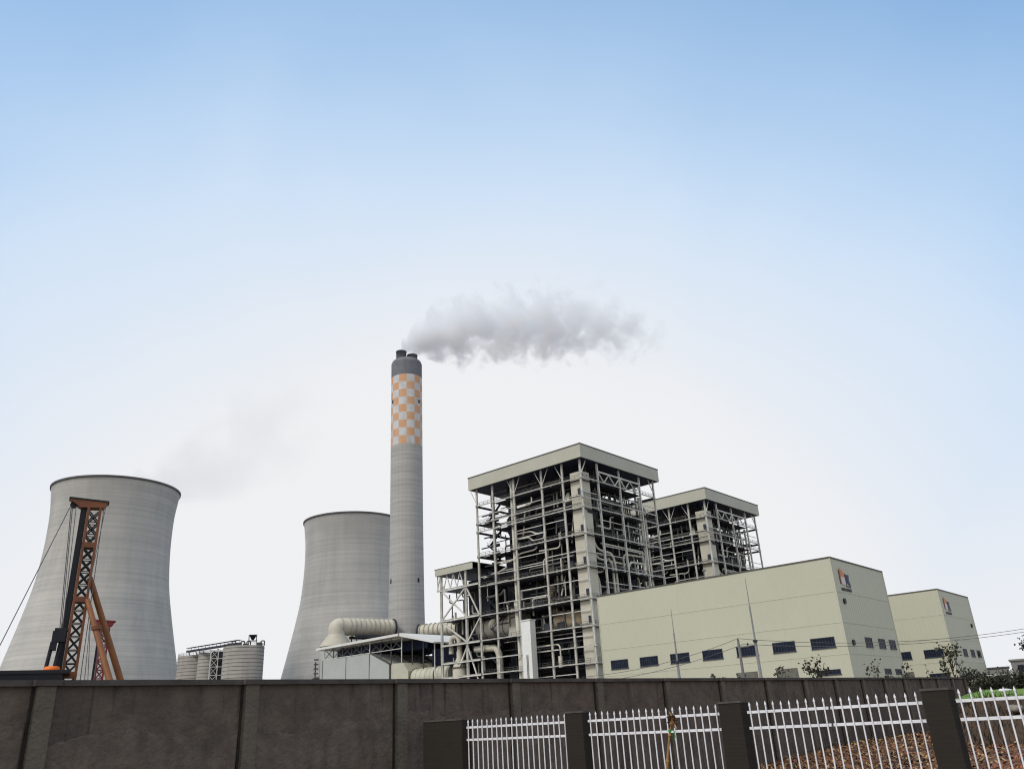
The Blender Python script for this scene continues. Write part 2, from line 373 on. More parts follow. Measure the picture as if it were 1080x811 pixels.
s = MB(); s.lathe(zr, 96, smooth=True); s.build('shell', M_CHIM, t)
# checked band: every painted field a patch of the shell, 12 round by 9 high
bw = MB(); rows, colsn = 9, 12; z0, z1 = 145.6, 186.9; r0 = 8.73
for i in range(rows):
    for k in range(colsn):
        bw.m = 1 if (i+k) % 2 == 1 else 0
        a0 = k*2*math.pi/colsn; a1 = (k+1)*2*math.pi/colsn; za = z0+(z1-z0)*i/rows; zb = z0+(z1-z0)*(i+1)/rows
        for q in range(8):
            b0 = a0+(a1-a0)*q/8; b1 = a0+(a1-a0)*(q+1)/8
            bw.add([(r0*math.cos(b0), r0*math.sin(b0), za), (r0*math.cos(b1), r0*math.sin(b1), za), (r0*math.cos(b1), r0*math.sin(b1), zb), (r0*math.cos(b0), r0*math.sin(b0), zb)], [(0, 1, 2, 3)], True)
bw.build('checked_band', [M_CHW, M_CHO], t)
s = MB(); s.lathe([(8.73, 186.9), (8.75, 195.9), (8.2, 197.3), (7.4, 198.0), (0.1, 198.4)], 96, smooth=False); s.build('chimney_head', M_CHTOP, t)
for (x, y, zt) in ((1.0, -3.1, 204.0), (-0.8, 3.2, 202.6)):
    f = MB(); f.lathe([(2.95, 197.5), (2.95, zt-0.5), (3.1, zt-0.5), (3.1, zt), (2.6, zt), (2.6, zt-4), (0.1, zt-4)], 40, c=(x, y, 0)); f.build('flue', M_FLUE, t)
for (ang_, z, rr) in ((-62, 171.6, 8.73), (52, 171.2, 8.73), (-62, 72.4, 9.0), (42, 72.2, 9.0), (48, 49, 9.35)):
    a = R(ang_); n_ = Vector((math.cos(a), math.sin(a), 0)); tt = Vector((-n_.y, n_.x, 0)); c = n_*rr
    o = MB(); p = []
    for dz in (-1.1, 1.1):
        for (q, w_) in ((-0.6, -0.3), (0.6, -0.3), (0.6, 0.12), (-0.6, 0.12)):
            p.append(c+tt*q+n_*w_+Vector((0, 0, z+dz)))
    o.hexa(p); o.build('vent_opening', M_BLACK, t)

# ------------------------------------------------------------------ boiler houses
def boiler(label):
    t = thing('boiler_house', label, 'boiler house', W(206.0, 149.0), ROT, 'open frame boiler houses')
    X = [0.5, 9.7, 22.5, 35.2, 44.6]; Yc = [1.3, 8.9, 18.0, 30.8, 41.0, 48.9]
    LV = [12.0, 18.0, 22.8, 28.8, 37.0, 46.9, 57.3, 66.0, 69.0, 75.6]
    # steel columns
    for y in Yc: MB().ibeam((0.8, y, 0), (0.8, y, 82.6), 0.55, 0.6).build('column', M_STEEL, t)
    for x in X[1:]: MB().ibeam((x, 0.8, 0), (x, 0.8, 82.6), 0.55, 0.6).build('column', M_STEEL, t)
    for x in X[1:4]:
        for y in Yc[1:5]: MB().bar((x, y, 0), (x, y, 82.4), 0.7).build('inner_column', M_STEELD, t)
    for x in X[1:]: MB().bar((x, 48.9, 0), (x, 48.9, 82.6), 0.7).build('column', M_STEEL, t)
    for y in Yc[1:5]: MB().bar((44.6, y, 0), (44.6, y, 82.6), 0.7).build('column', M_STEEL, t)
    # floors: a facade beam on each open face
    for z in LV:
        MB().ibeam((0.5, 0.6, z), (0.5, 49.3, z), 0.3, 0.36).build('floor_beam', M_STEEL, t)
        MB().ibeam((0.4, 0.5, z-0.05), (45.0, 0.5, z-0.05), 0.3, 0.36).build('floor_beam', M_STEEL, t)
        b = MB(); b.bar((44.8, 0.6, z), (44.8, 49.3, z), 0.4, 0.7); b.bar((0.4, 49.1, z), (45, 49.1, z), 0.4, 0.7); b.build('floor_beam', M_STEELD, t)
    # a second, thinner rail of walkways at intermediate levels
    for (z, y0, y1) in ((63.2, 8.9, 30.8), (60.6, 18, 30.8), (54.0, 18, 41), (52.1, 1.3, 18), (50.2, 18, 48.9), (43.0, 1.3, 30.8), (40.2, 18, 41), (33.5, 1.3, 18), (71.9, 18, 48.9), (26.0, 1.3, 18), (15.2, 8.9, 30.8)):
        MB().bar((1.3, y0, z), (1.3, y1, z), 0.18, 0.24).build('walkway_rail', M_STEEL, t)
    for (z, x0, x1) in ((62.8, 9.7, 35.2), (54.2, 9.7, 35.2), (51.4, 0.5, 22.5), (72.0, 22.5, 44.6), (60.5, 35.2, 44.6), (42.5, 9.7, 44.6), (71.2, 0.5, 9.7)):
        MB().bar((x0, 1.5, z), (x1, 1.5, z), 0.18, 0.24).build('walkway_rail', M_STEEL, t)
    # grating decks between the frame and the casing
    for z in (18, 28.8, 37.0, 46.9, 57.3, 66.0, 75.6):
        d = MB(); zz = z-0.42
        d.box(1.0, 10.5, 1.2, 40.6, zz-0.12, zz); d.box(10.5, 36, 1.2, 9.2, zz-0.12, zz-0.002); d.build('grating_deck', M_STEELD, t)
    for z in (28.8, 37.0, 46.9, 57.3, 69.0):
        d = MB(); d.box(1.0, 7.0, 41.2, 47.5, z-0.5, z-0.38); d.build('grating_deck', M_STEELD, t)
        d = MB(); d.box(37, 44, 2.0, 7.0, z-0.5, z-0.38); d.build('grating_deck', M_STEELD, t)
    # handrails
    for z in (18, 28.8, 37.0, 46.9, 57.3, 66.0, 69.0, 75.6):
        h = MB()
        for dz in (0.75, 1.3): h.bar((0.9, 1.6, z+dz), (0.9, 48.6, z+dz), 0.09); h.bar((1.2, 0.9, z+dz), (44.5, 0.9, z+dz), 0.09)
        y = 1.6
        while y < 48.5: h.bar((0.9, y, z+0.3), (0.9, y, z+1.3), 0.08); y += 2.1
        x = 1.4
        while x < 44.5: h.bar((x, 0.9, z+0.3), (x, 0.9, z+1.3), 0.08); x += 2.1
        h.build('handrail', M_DPIPE, t)
    # furnace casing and back pass
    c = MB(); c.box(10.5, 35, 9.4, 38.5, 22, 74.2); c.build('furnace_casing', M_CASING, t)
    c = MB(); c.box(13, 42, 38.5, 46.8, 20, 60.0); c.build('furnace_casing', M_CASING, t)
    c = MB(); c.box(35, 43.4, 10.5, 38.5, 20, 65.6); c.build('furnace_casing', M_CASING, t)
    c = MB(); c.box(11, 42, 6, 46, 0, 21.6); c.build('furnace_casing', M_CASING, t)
    # coal bunkers: hoppers behind the corner
    for k, y in enumerate((4.2, 13.5, 24, 35)):
        b = MB(); b.hexa([(5.2, y-1.0, 60.5), (7.2, y-1.0, 60.5), (7.2, y+1.0, 60.5), (5.2, y+1.0, 60.5), (3.6, y-2.6, 65.2), (9.4, y-2.6, 65.2), (9.4, y+2.6, 65.2), (3.6, y+2.6, 65.2)])
        b.build('coal_hopper', M_STEELD, t)
    b = MB(); b.hexa([(3.6, 8.6, 69.6), (6.4, 8.6, 69.6), (6.4, 11.8, 69.6), (3.6, 11.8, 69.6), (4.9, 9.9, 73), (5.1, 9.9, 73), (5.1, 10.5, 73), (4.9, 10.5, 73)]); b.build('hopper_cone', M_PIPE, t)
    # roof: panelled fascia round a navy soffit
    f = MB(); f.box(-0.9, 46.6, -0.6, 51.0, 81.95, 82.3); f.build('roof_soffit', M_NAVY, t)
    f = MB()
    f.box(-1.1, -0.75, -0.8, 51.2, 81.8, 86.3); f.box(46.4, 46.75, -0.8, 51.2, 81.8, 86.3); f.box(-0.748, 46.398, -0.8, -0.45, 81.8, 86.3); f.box(-0.748, 46.398, 50.85, 51.2, 81.8, 86.3)
    f.build('roof_fascia', M_FASCIA, t)
    f = MB(); f.box(-1.25, 46.9, -0.95, 51.35, 86.302, 86.62); f.build('roof_deck', M_COPE, t)
    f = MB()
    for y in (33.2, 35.0): f.lathe([(0.8, 86.6), (0.8, 87.6), (1.1, 87.6), (0.1, 88.4)], 10, c=(3, y, 0))
    f.build('roof_vent', M_BLACK, t)
    # eaves knee braces and the top truss on the end face
    k_ = MB()
    for y in (8.9, 18.0, 30.8, 48.9):
        k_.bar((0.8, y, 76.2), (0.8, y+3.0, 81.9), 0.17)
        if 16 < y < 40: k_.bar((0.8, y, 76.2), (0.8, y-3.0, 81.9), 0.17)
    k_.build('knee_brace', M_STEEL, t)
    tr = MB(); tr.bar((9.7, 0.6, 79), (35.2, 0.6, 79), 0.5)
    xs = [9.7+25.5*i/8 for i in range(9)]
    for i in range(8):
        a = 75.7 if i % 2 else 78.9; b_ = 78.9 if i % 2 else 75.7
        tr.bar((xs[i], 0.6, a), (xs[i+1], 0.6, b_), 0.3)
    for i in (0, 4, 8): tr.bar((xs[i], 0.6, 75.7), (xs[i], 0.6, 79), 0.35)
    tr.bar((44.6, 0.8, 77), (41.5, 0.8, 81.9), 0.26); tr.bar((0.6, 0.8, 77), (3.6, 0.8, 81.9), 0.26)
    tr.build('eaves_truss', M_STEEL, t)
    # lift shaft in the corner bay
    sh = MB(); sh.box(1.9, 6.4, 1.9, 6.5, 0, 78.2); sh.build('lift_shaft', M_BEIGE, t)
    for z in (70.0, 57.9, 47.6, 37.6, 29.4):
        d = MB(); d.box(1.62, 1.88, 2.3, 3.6, z, z+2.4); d.build('shaft_door', M_STEELD, t)
        d = MB(); d.bar((1.7, 1.7, z+0.1), (1.7, 6.8, z+0.1), 0.5, 0.2); d.build('shaft_landing', M_STEEL, t)
    # risers and process pipework (runs read off the faces)
    def pipe(pts, r_=0.36, mt=M_PIPE, bn=1.6, seg=8, nm='pipe'): MB().tube(bend(pts, bn), r_, seg).build(nm, mt, t)
    pipe([(2.4, 33.2, 82), (2.4, 33.2, 12)], 0.62)
    pipe([(2.2, 33.9, 40), (2.2, 33.4, 30), (2.2, 31.4, 10)], 0.5)
    EY = 3.0
    pipe([(5.2, EY, 74), (5.2, EY, 52.6), (8.6, EY, 50.2), (10.5, EY, 50.0)], 0.42, bn=3.4)
    pipe([(7.2, EY, 76), (7.2, EY, 55.2), (9.4, EY, 53), (17.5, EY, 52.6), (18.5, EY, 47), (18.5, EY, 30)], 0.44, bn=2.6)
    pipe([(10.5, EY+0.6, 50.2), (25.0, EY+0.6, 49.9)], 0.4)
    pipe([(14.5, EY, 50.6), (16.6, EY, 49), (17.0, EY, 30)], 0.44, bn=1.6)
    pipe([(10.0, EY, 61), (17.4, EY, 60.8), (17.9, EY, 65), (20, EY, 65.4)], 0.3, bn=1)
    pipe([(10.4, EY-0.6, 55.2), (35, EY-0.6, 55.0)], 0.34)
    pipe([(35, EY, 53.4), (24.5, EY, 53.2), (23.4, EY, 51.6), (23.6, EY, 47)], 0.34)
    pipe([(35.2, EY, 51.0), (27.5, EY, 50.8), (26.0, EY, 48.8), (26.0, EY, 30)], 0.42, bn=1.8)
    pipe([(37.2, EY, 75), (37.4, EY, 53), (36.0, EY, 50.4), (35.2, EY, 50.2)], 0.45, bn=2.4)
    pipe([(40.2, EY, 72), (40.2, EY, 30)], 0.3)
    pipe([(42.4, EY+1, 72), (42.4, EY+1, 30)], 0.24)
    pipe([(7.6, EY+1, 46), (9.6, EY+1, 44), (9.9, EY+1, 30)], 0.4, bn=1.6)
    pipe([(12.5, EY, 48), (10.5, EY, 46), (6.5, EY, 45.6)], 0.4)
    for x in (11.5, 12.7, 20.5, 21.6, 30.4, 31.6, 33): pipe([(x, EY+1.5, 74), (x, EY+1.5, 57.4)], 0.26, M_DPIPE)
    LX = 2.2
    pipe([(LX, 32, 62.5), (LX, 25, 62.3), (LX, 23, 61.0), (LX, 18.5, 60.8)], 0.26)
    pipe([(LX, 32, 60.6), (LX, 26, 60.4), (LX, 24.6, 58.9), (LX, 18.5, 58.9)], 0.26)
    pipe([(LX, 40, 53.6), (LX, 34, 53.8), (LX, 31, 55.6), (LX, 24, 55.8), (LX, 22.8, 56.6)], 0.28)
    pipe([(LX, 22, 55), (LX, 13, 54.6), (LX, 13, 59.5)], 0.26)
    pipe([(LX, 20.5, 46), (LX, 20.5, 52.0), (LX, 17, 52.2)], 0.28)
    pipe([(LX, 48, 49.8), (LX, 44, 50.6), (LX, 41, 50.8), (LX, 37, 52)], 0.26)
    pipe([(LX, 47, 43), (LX, 40, 43.2), (LX, 38.4, 45), (LX, 38.4, 40), (LX, 36.5, 39.4)], 0.4, M_DPIPE)
    pipe([(LX, 30, 71.5), (LX, 24, 71.7), (LX, 24, 74)], 0.26)
    pipe([(LX, 29, 24.5), (LX, 16, 24.6), (LX, 16, 20.5)], 0.26)
    pipe([(LX, 16.2, 21), (LX, 16.2, 17.5)], 0.7)
    # big air duct across the lower bays, and its branch
    d = MB(); d.tube([(8.5, 20.5, 32.4), (8.5, 4.5, 31.8)], 3.3, 24); d.build('air_duct', M_RUST, t)
    d = MB(); d.tube([(8.5, 56.0, 33.4), (8.5, 40.2, 33.2)], 3.2, 24); d.build('air_duct', M_BEIGE, t)
    d = MB()
    d.hexa([(4.9, 33.0, 29.0), (12, 33.0, 29.0), (12, 40.2, 29.4), (4.9, 40.2, 29.4), (4.9, 34.6, 36.4), (12, 34.6, 36.4), (12, 38.4, 38.6), (4.9, 38.4, 38.6)])
    d.build('duct_transition', M_BEIGE, t)
    for y in (8, 12, 16.4): MB().tube([(8.5, y, 32), (8.5, y+0.25, 32)], 3.4, 24).build('duct_flange', M_RUST, t)
    for y in (43, 47.5, 52): MB().tube([(8.5, y, 33.3), (8.5, y+0.25, 33.3)], 3.34, 24).build('duct_flange', M_DPIPE, t)
    d = MB(); d.tube([(9, 22.5, 35), (9, 22.5, 44)], [1.9, 1.3], 16); d.build('air_duct', M_RUST, t)
    pipe([(3.2, 54, 26.5), (3.2, 44.4, 26.2), (3.2, 43.0, 24), (3.2, 43.0, 10)], 1.15, M_BEIGE, 2.4, 14)
    # lower annex: own roof and frame carrying on the facade
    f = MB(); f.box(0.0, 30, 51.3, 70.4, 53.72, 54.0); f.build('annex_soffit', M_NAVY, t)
    f = MB(); f.box(-0.2, 0.1, 51.3, 70.7, 53.6, 55.9); f.box(0.102, 30, 70.4, 70.7, 53.6, 55.9); f.build('annex_fascia', M_FASCIA, t)
    f = MB(); f.box(-0.3, 30.2, 51.3, 70.85, 55.902, 56.1); f.build('annex_roof_deck', M_COPE, t)
    for (x, y) in ((0.8, 55.7), (0.8, 68.4), (13, 68.4), (27, 68.4)): MB().ibeam((x, y, 0), (x, y, 53.7), 0.75, 0.75).build('column', M_STEEL, t)
    MB().bar((0.8, 70.3, 48), (0.8, 70.3, 53.6), 0.35).build('hanger', M_STEEL, t)
    for z in (18, 22.8, 28.8, 37.4, 48.2):
        MB().ibeam((0.5, 49.4, z), (0.5, 70.4 if z > 48 else 68.6, z), 0.4, 0.65).build('floor_beam', M_STEEL, t)
        b = MB(); b.box(1.0, 14, 50, 67.5, z-0.5, z-0.36); b.build('grating_deck', M_STEELD, t)
    b = MB(); b.bar((0.8, 68.4, 48), (0.8, 55.7, 37.6), 0.45); b.bar((0.8, 55.7, 48), (0.8, 68.4, 37.6), 0.45); b.bar((0.8, 55.7, 48), (0.8, 49.5, 37.6), 0.4)
    b.bar((0.8, 68.4, 37), (0.8, 55.7, 29), 0.45); b.bar((0.8, 55.7, 27.8), (0.8, 66, 12), 0.45); b.bar((0.8, 55.7, 27.8), (0.8, 49.5, 13), 0.4); b.bar((0.8, 48.9, 37), (0.8, 55.7, 29), 0.4)
    b.build('cross_brace', M_STEEL, t)
    b = MB()
    for i in range(4): y = 57+i*3.4; b.bar((0.9, y, 48.4), (0.9, y+1.7, 53.6), 0.28); b.bar((0.9, y+3.4, 48.4), (0.9, y+1.7, 53.6), 0.28)
    b.build('eaves_truss', M_STEEL, t)
    c = MB(); c.box(7.5, 26, 50.5, 61, 10, 51); c.build('furnace_casing', M_CASING, t)
    c = MB(); c.box(6.5, 28, 61.2, 67.6, 10, 36.6); c.build('furnace_casing', M_CASING, t)
    for k in range(18):
        y = 51+k*0.92; z = 12+(k*7.3) % 30; x = 3.4+(k*1.7) % 3
        MB().tube(bend([(x, y, z), (x, y, z+5), (x, min(y+3.5, 67), z+5), (x, min(y+3.5, 67), z+8)], 0.9, 4), 0.22+0.05*(k % 4), 8).build('annex_pipe', (M_DPIPE, M_PIPE, M_DPIPE, M_BEIGED)[k % 4], t)
    # vessel with a swan neck in the annex
    v = MB(); v.lathe([(2.6, 0), (2.6, 20.8), (2.2, 22.2), (1.1, 24.5), (1.1, 26.5)], 20, c=(2.6, 61.5, 0)); v.build('vessel', M_BEIGE, t)
    v = MB()
    for z in (14, 20.9): v.lathe([(2.6, z), (2.85, z), (2.85, z+0.4), (2.6, z+0.4)], 20, c=(2.6, 61.5, 0))
    v.build('vessel_flange', M_DPIPE, t)
    pipe([(2.6, 61.5, 26.4), (2.6, 61.5, 31.6), (2.6, 65.6, 31.6), (2.6, 65.6, 26)], 0.95, M_BEIGE, 2.0, 12)
    # clutter of small runs, hangers and trays in the shade of the frame
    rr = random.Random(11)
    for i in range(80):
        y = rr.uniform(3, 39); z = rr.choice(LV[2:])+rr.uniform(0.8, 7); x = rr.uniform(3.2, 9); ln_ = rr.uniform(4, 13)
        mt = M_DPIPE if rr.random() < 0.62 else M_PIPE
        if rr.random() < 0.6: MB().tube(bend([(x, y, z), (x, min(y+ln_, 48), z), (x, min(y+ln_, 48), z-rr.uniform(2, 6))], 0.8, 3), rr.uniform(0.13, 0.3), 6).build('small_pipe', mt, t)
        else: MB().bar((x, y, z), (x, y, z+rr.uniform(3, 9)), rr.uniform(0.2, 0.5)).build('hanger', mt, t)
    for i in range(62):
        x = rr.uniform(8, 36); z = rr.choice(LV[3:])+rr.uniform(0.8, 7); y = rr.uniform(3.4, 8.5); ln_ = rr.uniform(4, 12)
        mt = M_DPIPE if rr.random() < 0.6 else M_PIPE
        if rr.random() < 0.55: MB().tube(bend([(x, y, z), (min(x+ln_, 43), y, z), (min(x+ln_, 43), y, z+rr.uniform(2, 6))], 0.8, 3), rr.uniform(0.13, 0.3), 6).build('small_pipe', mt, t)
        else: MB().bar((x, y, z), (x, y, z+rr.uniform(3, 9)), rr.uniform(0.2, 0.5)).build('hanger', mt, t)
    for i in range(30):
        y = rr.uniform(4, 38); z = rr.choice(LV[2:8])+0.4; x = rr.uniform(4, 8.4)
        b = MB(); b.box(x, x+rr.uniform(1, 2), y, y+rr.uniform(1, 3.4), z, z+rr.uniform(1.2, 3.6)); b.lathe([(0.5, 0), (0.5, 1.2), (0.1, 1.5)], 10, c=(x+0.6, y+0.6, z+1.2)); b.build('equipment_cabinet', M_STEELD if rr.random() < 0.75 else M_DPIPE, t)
    for i in range(14):
        k = rr.choice((0, 1)); z = rr.choice(LV[3:8])
        if k: y = rr.choice(Yc[1:4]); b = MB(); b.bar((6.4, y, z+0.4), (6.4, y+9, z+8.6), 0.3)
        else: x = rr.choice(X[1:3]); b = MB(); b.bar((x, 5, z+0.4), (x+12, 5, z+8.6), 0.3)
        b.build('cross_brace', M_DPIPE, t)
    for z in LV[2:]:
        for dz in (2.3, 4.9):
            if z+dz < 75: 
                MB().bar((5.2+rr.uniform(-1, 1), rr.uniform(2, 10), z+dz), (5.2, rr.uniform(28, 46), z+dz), 0.2, 0.3).build('inner_beam', M_DPIPE if rr.random() < 0.6 else M_STEEL, t)
                MB().bar((rr.uniform(8, 16), 4.6+rr.uniform(-1, 1), z+dz), (rr.uniform(30, 43), 4.6, z+dz), 0.2, 0.3).build('inner_beam', M_DPIPE if rr.random() < 0.6 else M_STEEL, t)
    for k in range(22):
        x = rr.uniform(12, 43); z = rr.uniform(30, 66); MB().tube([(x, 4+rr.uniform(0, 3), z), (x, 4+rr.uniform(0, 3), z+rr.uniform(6, 14))], rr.uniform(0.2, 0.42), 8).build('riser', M_PIPE if rr.random() < 0.5 else M_DPIPE, t)
    for k in range(26):
        y = rr.uniform(8, 40); z = rr.uniform(24, 62); MB().tube([(4+rr.uniform(0, 4), y, z), (4+rr.uniform(0, 4), y, z+rr.uniform(5, 13))], rr.uniform(0.18, 0.4), 8).build('riser', M_PIPE if rr.random() < 0.45 else M_DPIPE, t)
    for k, z in enumerate((18, 28.8, 37.0, 46.9, 57.3, 66.0)):
        zt = (28.8, 37.0, 46.9, 57.3, 66.0, 75.6)[k]; zm = (z+zt)/2; b = MB()
        b.bar((4.2, 42, z), (4.2, 47.5, zm), 0.9, 0.25); b.bar((5.6, 47.5, zm), (5.6, 42, zt), 0.9, 0.25); b.bar((3.7, 42, z+1), (3.7, 47.5, zm+1), 0.09); b.bar((5.1, 47.5, zm+1), (5.1, 42, zt+1), 0.09)
        b.build('stair_flight', M_STEELD, t)
    # ragged platforms that stick out of the open left bay
    for z in (71.5, 69, 63.5, 60, 57.3, 53.5, 50.2):
        b = MB(); b.bar((1.2, 41, z), (1.2, 46.5+rr.uniform(-1, 1.6), z), 0.5, 0.35); b.bar((3.5, 41, z+0.3), (3.5, 45.5, z+0.3), 0.6, 0.3); b.build('landing', M_STEELD, t)
        b = MB(); b.tube([(3, 40.8, z+0.6), (3, 44+rr.uniform(-1, 1), z+0.9)], 0.5, 8); b.build('soot_blower', M_DPIPE, t)
    return t
b1 = boiler('taller looking open steel boiler house with a pale lift shaft rising at its corner')
b2 = copy_tree(b1); b2.location = W(290.9, 150.2)
b2['label'] = 'smaller looking open steel boiler house rising behind the roof of the cream hall'

# white vent stack in front of the first boiler house
t = thing('vent_stack', 'plain white square stack in front of the boiler frame', 'stack', W(203.4, 173.7), ROT)
s = MB(); s.box(-1.3, 1.3, -1.9, 1.9, 0, 32.4); s.build('stack_body', M_WHITE, t)
s = MB(); s.box(-1.5, 1.5, -2.1, 2.1, 32.402, 32.75); s.build('stack_cap', M_ROOFW, t)
s = MB(); s.bar((-1.45, -0.4, 10), (-1.45, -0.4, 22), 0.12); s.bar((-1.45, 0.1, 10), (-1.45, 0.1, 22), 0.12)
for k in range(20): s.bar((-1.45, -0.4, 10+k*0.6), (-1.45, 0.1, 10+k*0.6), 0.08)
s.build('ladder', M_POLE, t)

# ------------------------------------------------------------------ turbine halls
def hall(u0, v0, label, fans):
    t = thing('turbine_hall', label, 'hall', W(u0, v0), ROT, 'cream turbine halls')
    LX_, LY_ = 33.7, 63.4; H = 32.2
    s = MB()
    s.add([(0, 0, 0), (0, LY_, 0), (0, LY_, H), (0, 0, H)], [(0, 3, 2, 1)]); s.m = 0
    s.add([(LX_, 0, 0), (LX_, LY_, 0), (LX_, LY_, H), (LX_, 0, H)], [(0, 1, 2, 3)]); s.m = 1
    s.add([(0, 0, 0), (LX_, 0, 0), (LX_, 0, H), (0, 0, H)], [(0, 1, 2, 3)])
    s.add([(0, LY_, 0), (LX_, LY_, 0), (LX_, LY_, H), (0, LY_, H)], [(0, 3, 2, 1)])
    s.build('wall', [M_CLAD, M_CLADE], t)
    r_ = MB(); r_.box(-0.12, LX_+0.12, -0.12, LY_+0.12, H+0.002, H+0.32); r_.build('roof_coping', M_COPE, t)
    for (x, y) in ((0, 0), (LX_, 0), (0, LY_), (LX_, LY_)): MB().box(x-0.1, x+0.1, y-0.1, y+0.1, 0, H-0.003).build('corner_trim', M_TRIM, t)
    sm = MB()
    for z in (12.1, 18.5, 25.0):
        sm.box(-0.05, 0.0, 0.25, LY_-0.25, z, z+0.12); sm.box(0.25, LX_-0.25, -0.05, 0, z, z+0.12)
    sm.build('panel_seam', M_SEAM, t)
    def win(face, a0, a1, za, zb, n, louv=False):
        fr = MB(); pn = MB(); d = 0.10; e = 0.14
        def bx(m_, p0, p1, q0, q1, in_, out_):
            if face == 'L': m_.box(-out_, -in_, p0, p1, q0, q1)
            else: m_.box(p0, p1, -out_, -in_, q0, q1)
        bx(fr, a0, a1, za, za+e, 0.004, d); bx(fr, a0, a1, zb-e, zb, 0.004, d)
        bx(fr, a0-0.12, a1+0.12, za-0.12, za-0.003, 0.004, 0.22); bx(fr, a0, a0+e, za+e, zb-e, 0.004, d); bx(fr, a1-e, a1, za+e, zb-e, 0.004, d)
        if not louv:
            for k in range(1, n): x = a0+(a1-a0)*k/n; bx(fr, x-0.04, x+0.04, za+e, zb-e, 0.03, d-0.02)
            zm = za+(zb-za)*0.62; bx(fr, a0+e, a1-e, zm-0.03, zm+0.03, 0.03, d-0.035)
        f = fr.build('louvre' if louv else 'window', M_LOUV if louv else M_WFRAME, t)
        if louv:
            k = za+e
            while k < zb-e-0.1: bx(pn, a0+e, a1-e, k, k+0.16, 0.01, 0.09); k += 0.24
            pn.build('slat', M_LOUV, f)
        else:
            bx(pn, a0+e, a1-e, za+e, zb-e, 0.006, 0.025); pn.build('pane', M_GLASS, f)
    for k in range(7): win('L', 2.4+k*8.87, 2.4+k*8.87+5.3, 13.7, 15.85, 8)
    win('L', 21.1, 26.3, 8.3, 10.25, 1, True); win('L', 11.7, 16.7, 8.3, 10.25, 1, True); win('L', 2.4, 7.6, 8.3, 9.3, 6)
    for a in (11.4, 19.9, 27.2): win('E', a, a+4.3, 13.85, 15.9, 4)
    for a in (19.9, 27.2): win('E', a, a+4.3, 8.3, 9.4, 4)
    for (x, z) in fans:
        v = MB(); v.tube([(x, -0.02, z), (x, -0.35, z)], 0.6, 14); v.build('wall_fan', M_BLACK, t)
    # company mark: an orange wedge over a white field, a dark pair of strokes, two words below
    lg = MB(); lg.m = 0
    y0 = -0.12; 
    def slab(poly, m_):
        lg.m = m_; n = len(poly); lg.add([(x, y0, z) for x, z in poly]+[(x, -0.01, z) for x, z in poly],
            [tuple(range(n))]+[(i, (i+1) % n, (i+1) % n+n, i+n)[::-1] for i in range(n)])
    slab([(3.5, 29.9), (3.5, 27.0), (4.2, 26.9), (4.2, 29.9)], 2)
    slab([(4.2, 30.4), (4.2, 28.6), (6.6, 28.4), (6.6, 29.3), (5.4, 30.1)], 0)
    slab([(4.2, 28.6), (4.2, 26.9), (6.6, 26.8), (6.6, 28.4)], 1)
    slab([(6.8, 29.4), (6.8, 26.9), (7.4, 26.9), (7.4, 29.3)], 3)
    slab([(7.7, 29.2), (7.7, 27.6), (8.8, 26.8), (9.5, 26.8), (8.9, 28.1), (9.3, 29.3)], 3)
    slab([(6.7, 26.75), (6.7, 26.5), (9.4, 26.4), (9.4, 26.65)], 2)
    for (a, b) in ((3.6, 4.3), (4.4, 5.0), (5.1, 5.9), (6.3, 7.0), (7.1, 7.9), (8.0, 8.8), (8.9, 9.4)): slab([(a, 26.1), (a, 25.5), (b-0.06, 25.5), (b-0.06, 26.1)], 4)
    lg.build('sign_emblem', [mat('sign_orange', (0.62, 0.20, 0.05), 0.5, var=0.1), mat('sign_pink_white', (0.68, 0.55, 0.52), 0.5, var=0.1), mat('sign_brown', (0.13, 0.05, 0.03), 0.5),
                             mat('sign_navy', (0.02, 0.03, 0.09), 0.5), mat('sign_black', (0.015, 0.015, 0.018), 0.5)], t)
    return t
hall(179.7, 65.2, 'larger cream clad turbine hall in front, with a row of seven dark windows', ((3.5, 23.15), (3.8, 14.5)))
hall(264.3, 66.5, 'second cream clad hall standing partly behind the larger one, behind the bushy tree', ((28.9, 23.3), (29.1, 14.7)))
# two small vents on the first hall's roof ridge
for (u, v, lb) in ((180.6, 102, 'thin vent mast on the hall roof edge nearer the boiler frames'), (180.6, 96.5, 'thin vent mast on the hall roof edge nearer the emblem corner')):
    t = thing('roof_mast', lb, 'mast', W(u, v, 32.5), ROT, 'small masts on the hall roof')
    s = MB(); s.bar((0, 0, 0), (0, 0, 1.7), 0.14); s.build('mast', M_POLE, t)
    s = MB(); s.box(-0.25, 0.25, -0.35, 0.35, 1.702, 2.1); s.build('mast_head', M_POLE, t)

